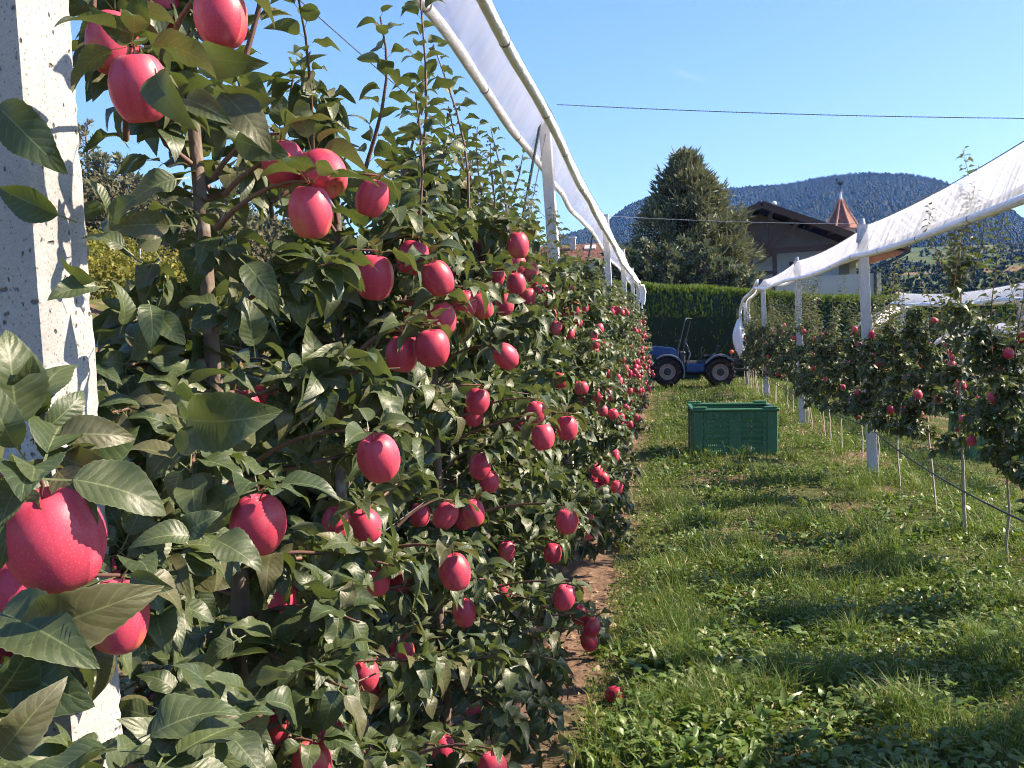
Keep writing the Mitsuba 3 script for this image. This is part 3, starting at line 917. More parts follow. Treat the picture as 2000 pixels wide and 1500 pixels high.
    if parts_n:
        c = P + A * (L * 0.6)[:, None]
        score = L / np.linalg.norm(c - EYE, axis=1) * (1 + 0.8 * np.clip((c[:, 0] - base[0]) * (1 if side == "left" else -1) / 0.5, -1, 1))
        score[len(P) - extra:] += 100
        order = np.argsort(-score)
        big = order[:parts_n]
        for i in big:
            ll = 3 if np.linalg.norm(c[i] - EYE) < 1.75 else lod
            kk = int(var[i] % len(LOD[ll]))
            scene[numbered(tree + "__leaf")] = {**leaf_ply(ll, kk, tone[i]), "to_world": T(ms[i].tolist())}
        rest = order[parts_n:]
    else:
        rest = np.arange(len(P))
    if len(rest):
        m, uv = stuff_mesh(ms[rest], var[rest], tone[rest], lod)
        part(tree, "foliage", m, "leaf_skin", smooth=True, uv=uv, kind="stuff")
    return tree, branches, dist


# left row, from the nearest to the far end
for k, y in enumerate(LEFT_Y):
    r = rng_of(500 + k)
    b = (LEFT_X + r.normal(0, 0.015), y, float(ground_z(LEFT_X, y)))
    if k == 0:
        skel = (1.75, lambda z: left_hw(z) * 1.0, 0.25, 1.50, 52, 9, 8, (0, 1.5, 0.3))
    elif k == 1:
        skel = (2.75, lambda z: left_hw(z) * (1.0 if z < 1.9 else 0.85), 0.30, 2.70, 70, 9, 8, (4, 2.6, 0.5), [(1.50, 4.3), (1.58, 4.75), (1.66, 4.5), (1.70, 5.0), (1.76, 4.65), (1.62, 4.1), (1.82, 4.4), (1.45, 4.9)])
    elif k == 2:
        skel = (2.5, left_hw, 0.28, 2.22, 66, 9, 8, (6, 2.3, 1.0))
    else:
        skel = (2.45, left_hw, 0.26, 2.30, 62, 8, 8, (6, 2.3, 0.75))
    far = k > 9
    if far:
        skel = skel[:4] + (40, 7, 7, (6, 2.25, 0.55))
    lab = None
    if k == 0:
        lab, grp = "apple tree at the left edge with big leaves hanging before the pale concrete post", None
    elif k == 1:
        lab, grp = "apple tree right behind the near concrete post, its dark trunk showing low", None
    elif k == 2:
        lab, grp = "apple tree with a white wrap on its trunk, tall bare shoots at its top", None
    elif k <= 8:
        lab, grp = f"{_near_names[k]} apple tree from the near post end of the left row, laden with pink apples", None
    else:
        q = max(i for i, v in enumerate(LEFT_POSTS) if v < y)
        lab = f"{ORD[sum(LEFT_POSTS[q] < v < y for v in LEFT_Y)]} apple tree of the left row beyond " + ["the leaning post", "the second pale post under the net", "the third pale post where the net bends", "the fourth pale post"][q]
        grp = "far apple trees of the left row"
    cfg = {"skel": skel, "parts_to": 8.2}
    tree, branches, dist = apple_tree("left", k, b, r, cfg, lab, grp)
    if k == 2:
        c = at_depth(683, 925, 2.38)
        part(tree, "trunk_wrap", tube([(b[0], y, b[2] + 1.22), (b[0] + 0.006, y, b[2] + 1.33)], [0.029, 0.027], 10), "trunk_wrap", smooth=30, label="white wrap round the trunk")
    for i in range(len(SPOTS)):
        c, dia, ax, (px, py, w) = SPOTS[i]
        if not spot_used[i] and owner(c) == k:
            spot_used[i] = True
            add_apple(tree, c, dia, ax, 0 if w > 38 else 1, i)
    if k >= 6:
        for q in range(int(r.integers(3, 7))):
            z = r.uniform(0.35, 2.05)
            s = 1 if r.random() < 0.8 else -1
            c = np.array([b[0] + s * left_hw(z) * r.uniform(0.6, 0.92), y + r.uniform(-0.4, 0.4), z])
            for rep in range(int(r.integers(1, 3))):
                add_apple(tree, c + np.array([r.normal(0, .02), rep * 0.07, r.normal(0, .03)]), r.uniform(.07, .082), norm(np.array([r.normal(0, .25), r.normal(0, .25), 1.0])), 1 if dist < 9 else 2, int(r.integers(0, 99)))

# right row
RIGHT_X = 2.30
RIGHT_Y = [1.2 + 0.95 * k for k in range(30)]
for k, y in enumerate(RIGHT_Y):
    r = rng_of(700 + k)
    b = (RIGHT_X + r.normal(0, 0.04), y, float(ground_z(RIGHT_X, y)))
    top = 2.3 if k == 7 else r.uniform(1.5, 1.8)
    skel = (top + 0.12, lambda z: 0.88 * right_hw(z), 0.74, top, 27 if y < 12 else 24, 10, 8, (int(r.integers(3, 7)), top, 0.95))
    if y < 5.4:
        skel = (2.25, lambda z: 0.95 * right_hw(z), 0.86, 1.58, 40, 10, 8, (3, 1.5, 0.5))
    if y < 5:
        lab, grp = "apple tree of the right row beyond the right edge, casting shade on the grass", "near apple trees of the right row"
    elif k == 6:
        lab, grp = "tall leafy apple tree nearest the right edge, red fruit high in its crown", None
    elif y < 11:
        lab, grp = {7: "apple tree by the right edge whose pale trunk stands over the drip hose", 8: "young apple tree on a pale trunk before the second green bin", 9: "young apple tree a step right of the nearest right row post, low red apples", 10: "young apple tree right beside the nearest grey post of the right row"}.get(k, "slim apple tree standing in front of the hidden first right row post" if k == 5 else "apple tree at the right edge, first one with its crown in view"), None
    else:
        q = max(i for i, v in enumerate(RIGHT_POSTS) if v < y)
        lab = f"{ORD[sum(RIGHT_POSTS[q] < v < y for v in RIGHT_Y)]} young apple tree of the right row beyond " + ["its nearest grey post", "its second post before the pale house", "its post with the black clamp"][q]
        grp = "far apple trees of the right row"
    cfg = {"skel": skel, "parts_to": 10.6 if y > 5 else 0, "trunk_skin": "pale_bark", "trunk": 0.62}
    tree, branches, dist = apple_tree("right", k, b, r, cfg, lab, grp)
    for q in range(int(r.integers(4, 8))):
        z = r.uniform(0.6, 1.75)
        c = np.array([b[0] - right_hw(z) * r.uniform(-0.6, 0.7), y + r.uniform(-0.42, 0.42), z])
        add_apple(tree, c, r.uniform(.068, .08), norm(np.array([r.normal(0, .25), r.normal(0, .25), 1.0])), 1 if dist < 9.5 else 2, int(r.integers(0, 99)))

# third and fourth rows, downhill to the right
for row, (x, ys, nb) in enumerate([(5.5, np.arange(11.5, 29, 1.0), 15), (8.7, np.arange(18.5, 31, 1.1), 12)]):
    for k, y in enumerate(ys):
        r = rng_of(900 + 50 * row + k)
        b = (x + r.normal(0, 0.05), y, float(ground_z(x, y)))
        top = r.uniform(1.7, 2.0)
        cfg = {"skel": (2.3, right_hw, 0.6, top, nb, 5, 6, (3, top, 0.6)), "parts_to": 0, "trunk_skin": "pale_bark", "trunk": 0.62}
        lab = ("apple tree in the third row seen through the right row" if row == 0 else "apple tree in the lowest row under the farthest net")
        tree, branches, dist = apple_tree("right", k, b, r, cfg, lab, "apple trees of the third row" if row == 0 else "apple trees of the lowest row")
        for q in range(6):
            z = r.uniform(0.6, 1.7)
            add_apple(tree, np.array([b[0] - right_hw(z) * r.uniform(-0.5, 0.95), y + r.uniform(-0.4, 0.4), b[2] + z]), r.uniform(.068, .08), (0, 0, 1), 2, int(r.integers(0, 99)))
# %%TREES_END%%

# ------------------------------------------------------------------ concrete posts
def post_mesh(w, d, h, rough, seed, nz, sub):
    """A square concrete post with worn arrises; foot at z = -0.15."""
    us = np.array([-1, -0.86, -0.3, 0.3, 0.86, 1]) if sub else np.array([-1, -0.82, 0.82, 1])
    ring = []
    for a in us:
        ring.append((a * (w / 2 - 0.003) if abs(a) == 1 else a * w / 2, -d / 2))
    ring = [(x, -d / 2 + (0.005 if abs(x) > w / 2 * 0.97 else 0)) for x, _ in ring]
    side = [(w / 2, a * d / 2) for a in us[1:-1]]
    back = [(-x, -y) for x, y in ring]
    side2 = [(-w / 2, -a * d / 2) for a in us[1:-1]]
    loop = np.array(ring + side + back + side2)
    zs = np.linspace(-0.15, h, nz)
    g = np.zeros((len(loop) + 1, nz, 3))
    lp = np.vstack([loop, loop[:1]])
    g[:, :, 0], g[:, :, 1], g[:, :, 2] = lp[:, :1], lp[:, 1:], zs[None]
    if rough:
        corner = (np.abs(lp[:, 0]) > w * 0.42) & (np.abs(lp[:, 1]) > d * 0.42)
        nse = meshkit.fbm(np.stack([g[..., 0] * 9, g[..., 1] * 9, g[..., 2] * 24], -1), 3, seed)
        chip = meshkit.noise(np.stack([g[..., 0] * 30 + 9, g[..., 1] * 30, g[..., 2] * 75], -1), seed)
        amt = (nse - 0.5) * 0.004 - np.where(corner[:, None], 0.0045 * np.clip(chip - 0.45, 0, 1) * 2, 0)
        dirn = lp / np.linalg.norm(lp, axis=1, keepdims=True)
        g[:, :, :2] += amt[..., None] * dirn[:, None]
        g[-1] = g[0]
    m, _ = sheet(g)
    v = np.array(m.vertices)
    n = len(v)
    top = np.arange(len(lp)) * nz + nz - 1
    v = np.vstack([v, [[0, 0, h]]])
    f = np.vstack([m.faces, [[top[i], top[i + 1], n] for i in range(len(lp) - 1)]])
    m = trimesh.Trimesh(v, f, process=False)
    m.merge_vertices()
    m.fix_normals()
    return m


def post(name_label, x, y, h, w, d, skin, fine=False, lean=(0, 0), cap=False, group=None, seed=1):
    t = thing("concrete_post", name_label, "post", group)
    z = float(terrain(x, y))
    m = post_mesh(w, d, h, True, seed, int(h / (0.012 if fine else 0.08)), fine)
    m = move(m, (x, y, z), ry=lean[0], rx=lean[1])
    part(t, "shaft", m, skin, smooth=35)
    if cap:
        c = move(trimesh.creation.cylinder(0.075, 0.26, sections=14), (0, 0, h - 0.06))
        v = np.array(c.vertices)
        tp = v[:, 2] > h
        v[tp, :2] *= 0.35
        c = trimesh.Trimesh(v, c.faces, process=False)
        part(t, "net_cap", move(c, (x, y, z), ry=lean[0], rx=lean[1]), "grey_cap", smooth=40, label="grey plastic cap holding the net")
    return t


LX, LH = -0.85, 3.62
LP_Y = [1.17, 7.6, 14.5, 20.2, 25.6, 30.4]
post("pale pitted concrete post standing closest, sunlit on its right side, at the left edge", LX - 0.008, 1.17, 3.7, 0.078, 0.115, "concrete", fine=True, seed=4)
post("leaning concrete post under the big white net, first beyond the near one", LX + 0.02, 7.6, LH, 0.09, 0.10, "pale_concrete", lean=(-0.022, 0), seed=5)
post("second pale post under the left net, with a strap beside it, above the trees", LX, 14.5, LH - 0.02, 0.10, 0.10, "pale_concrete", seed=6)
post("third pale post under the left net, where its rolled edge makes a bend", LX, 20.2, LH - 0.08, 0.10, 0.10, "pale_concrete", seed=7)
post("fourth pale post under the left net, just before the last one", LX, 25.6, LH - 0.14, 0.10, 0.10, "pale_concrete", seed=8)
post("last pale post of the left row, where the net ends before the hedge", LX, 30.4, LH - 0.2, 0.10, 0.10, "pale_concrete", seed=9)
RX, RH = 2.29, 2.84
RP_Y = [5.1, 10.92, 16.66, 22.31, 27.9]
post("grey post of the right row just outside the right edge", RX, 5.1, RH + 0.06, 0.10, 0.09, "pale_concrete", cap=True, seed=11)
post("nearest grey post in view of the right row, grey cap on top", RX - 0.04, 10.92, RH, 0.10, 0.09, "pale_concrete", lean=(-0.012, 0), cap=True, seed=12)
post("grey capped post of the right row before the pale house wall", RX, 16.66, RH, 0.10, 0.09, "pale_concrete", cap=True, seed=13)
post("grey post of the right row with a black clamp at its top", RX - 0.01, 22.31, RH - 0.02, 0.10, 0.09, "pale_concrete", seed=14)
post("short end post of the right row wrapped by the hanging net by the tractor", RX + 0.04, 27.9, 2.42, 0.10, 0.09, "pale_concrete", seed=15)
post("grey capped post of the third row downhill to the right", 5.5, 22.9, 2.72, 0.10, 0.10, "pale_concrete", cap=True, seed=16)
post("outer grey post of the third row, near the right edge", 5.5, 15.6, 2.66, 0.10, 0.10, "pale_concrete", seed=18)
post("white topped post of the lowest row at the far right", 8.7, 29.3, 2.45, 0.11, 0.11, "pale_concrete", cap=True, seed=17)


# ------------------------------------------------------------------ hail nets: a cloth over a ridge wire, its two edges rolled up
def hail_net(label, x0, ys, ridge_z, dx_l, z_l, dx_r, z_r, r_roll, sag, y_step, seed, wob=0.03, skins=("net_cloth_dense", "net_cloth")):
    r = rng_of(seed)
    t = thing("hail_net", label, "hail net")
    y = np.arange(ys[0], ys[-1], y_step)
    knots = np.asarray(ys, float)
    tz = np.interp(y, knots, ridge_z)
    i = np.clip(np.searchsorted(knots, y) - 1, 0, len(knots) - 2)
    s = (y - knots[i]) / (knots[i + 1] - knots[i])
    hang = 4 * s * (1 - s)
    x0 = np.interp(y, knots, np.broadcast_to(x0, len(knots)))
    ridge = np.stack([x0, y, tz - sag * hang], 1)

    def edge(dx, dz, k):
        n1 = meshkit.fbm(np.stack([y * 0.55, y * 0 + k, y * 0], -1), 2, seed) - 0.5
        n2 = meshkit.fbm(np.stack([y * 0.45, y * 0 + k + 5, y * 0], -1), 2, seed) - 0.5
        return np.stack([x0 + np.interp(y, knots, np.broadcast_to(dx, len(knots))) + n1 * wob, y, np.interp(y, knots, np.broadcast_to(dz, len(knots))) - 0.6 * sag * hang + n2 * wob * 2], 1)

    for k, (dx, dz) in enumerate(((dx_l, z_l), (dx_r, z_r))):
        e = edge(dx, dz, 10 * k)
        q = np.linspace(0, 1, 9)
        g = ridge[:, None] * (1 - q)[None, :, None] + e[:, None] * q[None, :, None]
        belly = np.sin(np.pi * q) * 0.05
        pleat = (meshkit.fbm(np.stack([np.repeat(y[:, None] * 7, 9, 1), np.repeat(q[None] * 1.5, len(y), 0), np.full((len(y), 9), k * 9.0)], -1), 3, seed + 1) - 0.5) * 0.045 * np.sin(np.pi * q * 0.9 + 0.15)[None]
        g[:, :, 2] -= belly[None]
        g[:, :, 0] += pleat + (0.03 if k else -0.03) * np.sin(np.pi * q)[None]
        m, uv = sheet(g)
        part(t, "net_panel", m, skins[k], smooth=True, uv=uv)
        rad = r_roll * (1 + 0.22 * (meshkit.fbm(np.stack([y * 2.2, y * 0 + 3 * k, y * 0], -1), 3, seed + 2) - 0.5))
        rl = part(t, "rolled_edge", tube(e, rad, 12), "net_roll", smooth=True)
        for q in np.arange(int(2.2 / y_step), len(y) - 2, max(int(1.35 / y_step), 1)):       # twine that ties the roll
            if y[q] < 16:
                part(rl, "twine", tube(e[q - 1:q + 2] * 0.25 + e[q] * 0.75, rad[q] * 1.06, 10), "twine", smooth=True)
    part(t, "ridge_wire", tube(ridge + [0, 0, 0.008], 0.004, 5), "wire_steel", smooth=True)
    return t, ridge


yl = [-0.6] + LP_Y[1:]
zl = [3.60, 3.60, 3.55, 3.50, 3.46, 3.42]
lt, lridge = hail_net("broad white hail net over the left row, both edges rolled into thick tubes", LX, yl, zl, -0.19, [3.42, 3.34, 3.30, 3.28, 3.30, 3.25], [0.205, 0.165, 0.15, 0.17, 0.19, 0.15],
                      [3.34, 3.10, 3.02, 2.98, 3.10, 3.20], 0.028, 0.07, 0.045, 41, wob=0.05, skins=("net_cloth_dense", "net_cloth_dense"))
yr = [2.0] + RP_Y[:4]
rt, rridge = hail_net("white hail net over the right row, sagging in long curves between the posts", RX, yr, [2.94, 2.92, 2.84, 2.84, 2.80], -0.19, [2.46, 2.45, 2.48, 2.50, 2.62], 0.23, [2.72, 2.68, 2.66, 2.62, 2.66], 0.030, 0.06, 0.045, 43, wob=0.03, skins=("net_cloth", "net_cloth"))
# its far end: both rolls drop from the clamp to the end post, and the bundle hangs there
clamp = at_y(1492, 553, 22.31)
part(rt, "clamp", move(bevel_box(-0.09, 0.09, -0.06, 0.06, -0.11, 0.11, 0.02), (RX - 0.02, 22.25, 2.72)), "black_plastic", label="black clamp")
for s in (-1, 1):
    pts = np.array([[RX + 0.10 * s, 22.3, 2.70], [RX + 0.07 * s, 22.9, 2.82], [RX + 0.06 * s, 24.0, 2.66], [RX + 0.08 * s, 25.2, 2.56], [RX + 0.09 * s, 26.3, 2.52], [RX + 0.07 * s, 27.3, 2.46], [RX + 0.11 * s, 27.8, 2.22], [RX + 0.12 * s, 27.8, 1.85]])
    tt = np.linspace(0, 7, 50)
    pts = np.stack([np.interp(tt, np.arange(8), pts[:, c]) for c in range(3)], 1)
    pts[1:-1] = (pts[:-2] + pts[1:-1] * 2 + pts[2:]) / 4
    part(rt, "rolled_edge", tube(pts, 0.045, 8), "net_roll", smooth=True)
zz = np.linspace(1.95, 0.80, 22)
w = 0.07 + 0.16 * np.sin(np.pi * np.clip((1.95 - zz) / 1.25, 0, 1)) ** 1.2
ph = np.linspace(0, 2 * np.pi, 17)
g = np.stack([RX - 0.13 + 0.05 * np.sin(3 * zz)[None] + w[None] * np.cos(ph)[:, None] * (1 + 0.25 * np.cos(5 * ph + 1))[:, None] * 0.75, 27.78 + w[None] * 0.6 * np.sin(ph)[:, None] + 0 * zz[None], np.repeat(zz[None], 17, 0)], -1)
m, uv = sheet(g)
part(rt, "hanging_bundle", m, "net_roll", smooth=True, label="net bundle hanging down the end post")
# far end of the left net: loose tails
for dx, dz in ((0.10, 0.75), (0.17, 0.62), (0.04, 0.55)):
    part(lt, "net_tail", tube([(LX + dx, 30.3, 3.22), (LX + dx + 0.07, 30.35, 3.0), (LX + dx + 0.02, 30.4, 3.2 - dz)], [0.05, 0.04, 0.025], 8), "net_roll", smooth=True)
hail_net("white hail net of the third row, low behind the right row's tree tops", 5.5, [10.5, 15.6, 22.9, 27.5], [2.22, 2.22, 2.34, 1.75], -0.26, [1.98, 1.98, 2.10, 1.50], 0.26, [1.95, 1.95, 2.08, 1.45], 0.035, 0.09, 0.08, 45)
hail_net("lowest white hail net at the far right, half hidden by crowns", 8.7, [18.0, 24.5, 29.3, 32.0], [1.55, 1.53, 1.54, 1.0], -0.28, [1.28, 1.26, 1.27, 0.7], 0.28, [1.26, 1.24, 1.25, 0.7], 0.035, 0.06, 0.08, 47)

# ------------------------------------------------------------------ wires, straps, hose
def wire(label, pts, r, skin="wire_steel", name="wire", cat="wire", n=30, sag=0.0):
    pts = np.asarray(pts, float)
    s = np.linspace(0, len(pts) - 1, n)
    p = np.stack([np.interp(s, np.arange(len(pts)), pts[:, c]) for c in range(3)], 1)
    f = s - np.floor(s)
    p[:, 2] -= sag * 4 * f * (1 - f)
    t = thing(name, label, cat)
    put(t, tube(p, r, 5), skin, smooth=True)
    return t


wire("thin dark cross wire from the leaning post's top across the blue sky", [(LX + 0.05, 7.6, 3.66), at_y(2000, 231, 8.0), at_y(2700, 248, 8.4)], 0.0035, n=40, sag=0.02)
wire("fine pale cross wire passing before the conifer and the gable", [(LX, 14.5, 3.58), at_y(1690, 437, 15.4)], 0.004, skin="pale_concrete", n=30, sag=0.03)
for z, a in ((2.62, "uppermost"), (1.95, "second highest"), (1.25, "second lowest"), (0.62, "lowest")):
    wire(f"{a} trellis wire strung through the trees of the left row", [(LX + 0.02, 1.2 if z > 2.3 or z < 0.9 else 2.5, z), (LX + 0.03, 7.6, z + .02), (LX + 0.02, 30.4, z)], 0.0016, name="trellis_wire", n=30)
a, b = at_y(1056, 236, 7.5), at_y(1022, 420, 6.9)
wire("dark green strap slanting down beside the leaning post", [a, b, b + (b - a) * 0.7], 0.011, "strap_green", "strap", "strap", 4)
a, b = at_y(1066, 262, 7.55), at_y(1033, 425, 7.1)
wire("thin guy wire slanting down between strap and leaning post", [a, b, b + (b - a) * 0.7], 0.004, "wire_steel", "guy_wire", "wire", 4)
a, b = at_y(1160, 452, 14.4), at_y(1150, 500, 14.0)
wire("dark strap slanting before the red tiled roof", [a, b, b + (b - a) * 0.7], 0.016, "strap_green", "strap", "strap", 4)
hose_z = [0.66, 0.60, 0.52, 0.52, 0.50, 0.53, 0.5]
wire("black drip hose hanging low along the right row", [(RX - 0.06, y, z) for y, z in zip([3.0, 5.1, 8.0, 10.92, 16.66, 22.3, 27.9], [0.62, 0.5, 0.42, 0.56, 0.50, 0.55, 0.5])], 0.0075, "black_plastic", "drip_hose", "hose", 90, sag=0.03)
_r = rng_of(51)
a = at_depth(195, 897, 1.13)
wire("pale blue tie poking out beside the near post", [a + [-0.03, 0, -.002], a, a + [0.025, -0.01, 0.004]], 0.0028, "trunk_wrap", "tie", "tie", 4)
a, b = at_depth(788, 766, 2.55), at_depth(827, 755, 2.55)
wire("short white stick lying in the leaves of the left row", [a, b], 0.0055, "trunk_wrap", "stick", "stick", 3)

# ------------------------------------------------------------------ harvest bins
solid("bin_plastic", lambda p, n, uv: mix((0.034, 0.125, 0.060), (0.055, 0.165, 0.085), fbm(p.x * 7, p.y * 7, p.z * 7, octaves=4)), 0.42, 0.5)


def harvest_bin(label, origin, rz, tilt, W=1.14, D=1.0, H=0.74):
    t = thing("harvest_bin", label, "harvest bin", None)
    M = trimesh.transformations.rotation_matrix(rz, [0, 0, 1]) @ trimesh.transformations.rotation_matrix(tilt, [0, 1, 0])

    def P(name, m, lab=None, kind=None):
        m = m.copy(); m.apply_transform(M); m.apply_translation(origin)
        return part(t, name, m, "bin_plastic", smooth=35, label=lab, kind=kind)
    th = 0.035
    for x in (0, W):                                            # corner columns
        for y in (0, D):
            sx, sy = (1 if x == 0 else -1), (1 if y == 0 else -1)
            m = join([bevel_box(min(x, x + sx * 0.15), max(x, x + sx * 0.15), min(y, y + sy * th), max(y, y + sy * th), 0.0, H - 0.05, 0.012),
                      bevel_box(min(x, x + sx * th), max(x, x + sx * th), min(y + sy * th, y + sy * 0.15), max(y + sy * th, y + sy * 0.15), 0.0, H - 0.05, 0.012)])
            P("corner_column", m)
    rim = [bevel_box(-0.02, W + 0.02, -0.02, 0.045, H - 0.05, H - 0.012, 0.01), bevel_box(-0.02, W + 0.02, D - 0.045, D + 0.02, H - 0.05, H - 0.012, 0.01),
           bevel_box(-0.02, 0.045, 0.045, D - 0.045, H - 0.049, H - 0.013, 0.01), bevel_box(W - 0.045, W + 0.02, 0.045, D - 0.045, H - 0.049, H - 0.013, 0.01)]
    for m in rim:
        P("rim", m)
    for x in (0.0, W - 0.19):                                   # raised stacking corners
        for y in (-0.015, D - 0.035):
            P("stacking_lug", bevel_box(x, x + 0.19, y, y + 0.05, H - 0.014, H + 0.016, 0.008))

    def wall(u0, u1, place):
        """A wall between two columns: smooth apron under the rim, ribbed frame, two slotted panels."""
        P("apron", place(u0, u1, 0.006, 0.03, H - 0.155, H - 0.05))
        nrib = 9
        ribs = [place(u0 + (u1 - u0) * (i + 0.5) / nrib - 0.006, u0 + (u1 - u0) * (i + 0.5) / nrib + 0.006, -0.008, 0.008, H - 0.15, H - 0.055) for i in range(nrib)]
        P("apron_ribs", join(ribs), kind="stuff")
        mid = (u0 + u1) / 2
        P("middle_panel", place(mid - 0.075, mid + 0.075, 0.004, 0.03, 0.10, H - 0.155))
        for a, b in ((u0 + 0.05, mid - 0.075), (mid + 0.075, u1 - 0.05)):
            bars = []
            nb = 11
            for i in range(nb + 1):
                u = a + (b - a) * i / nb
                bars.append(place(u - 0.0075, u + 0.0075, 0.010, 0.026, 0.12, H - 0.157))
            for i in range(7):
                z = 0.12 + (H - 0.28) * i / 6
                bars.append(place(a, b, 0.013, 0.029, z - 0.013, z + 0.013))
            P("slotted_panel", join(bars))
        for u in (u0, u1 - 0.05):                               # stepped edge of the frame
            for i in range(5):
                z = 0.10 + (H - 0.27) * i / 5
                P("step_block", place(u + 0.001, u + 0.049, -0.004, 0.028, z + 0.01, z + 0.062))
            P("frame_edge", place(u, u + 0.05, 0.012, 0.031, 0.10, H - 0.157))
        P("base_beam", place(u0, u1, -0.004, 0.032, 0.0, 0.10))
    wall(0.15, W - 0.15, lambda a, b, y0, y1, z0, z1: box(a, b, y0, y1, z0, z1))
    wall(0.15, W - 0.15, lambda a, b, y0, y1, z0, z1: box(a, b, D - y1, D - y0, z0, z1))
    wall(0.15, D - 0.15, lambda a, b, y0, y1, z0, z1: box(y0, y1, a, b, z0, z1))
    wall(0.15, D - 0.15, lambda a, b, y0, y1, z0, z1: box(W - y1, W - y0, a, b, z0, z1))
    P("floor_plate", box(0.03, W - 0.03, 0.03, D - 0.03, 0.10, 0.13))
    return t


harvest_bin("green plastic fruit bin with slotted sides standing in the grass alley", (0.30, 12.85, -0.06), 0.045, 0.03)
b2 = at_y(1792, 930, 11.6)
harvest_bin("second dark green fruit bin half hidden under the right row's crowns", (4.02, 13.4, -0.36), 0.0, 0.05)

# ------------------------------------------------------------------ tractor
solid("tractor_blue", lambda p, n, uv: mix((0.008, 0.042, 0.16), (0.015, 0.058, 0.20), fbm(p.x * 6, p.y * 6, p.z * 6, octaves=3)), 0.35, 0.5)
solid("fender_grey", lambda p, n, uv: mix((0.13, 0.14, 0.17), (0.22, 0.23, 0.26), fbm(p.x * 9, p.y * 9, p.z * 9, octaves=3)), 0.45, 0.5)
solid("tyre_rubber", lambda p, n, uv: mix((0.022, 0.020, 0.019), (0.075, 0.055, 0.045), smoothstep(0.45, 0.75, fbm(p.x * 14, p.y * 14, p.z * 14, octaves=3))), 0.9, 0.2)
solid("rim_paint", lambda p, n, uv: mix((0.24, 0.20, 0.195), (0.36, 0.31, 0.30), fbm(p.x * 12, p.y * 12, p.z * 12, octaves=3)), 0.6, 0.4)
solid("dark_metal", (0.03, 0.032, 0.036), 0.5, 0.5)
solid("orange_lamp", (0.75, 0.09, 0.03), 0.3, 0.6)
solid("seat_vinyl", (0.02, 0.02, 0.022), 0.5, 0.4)


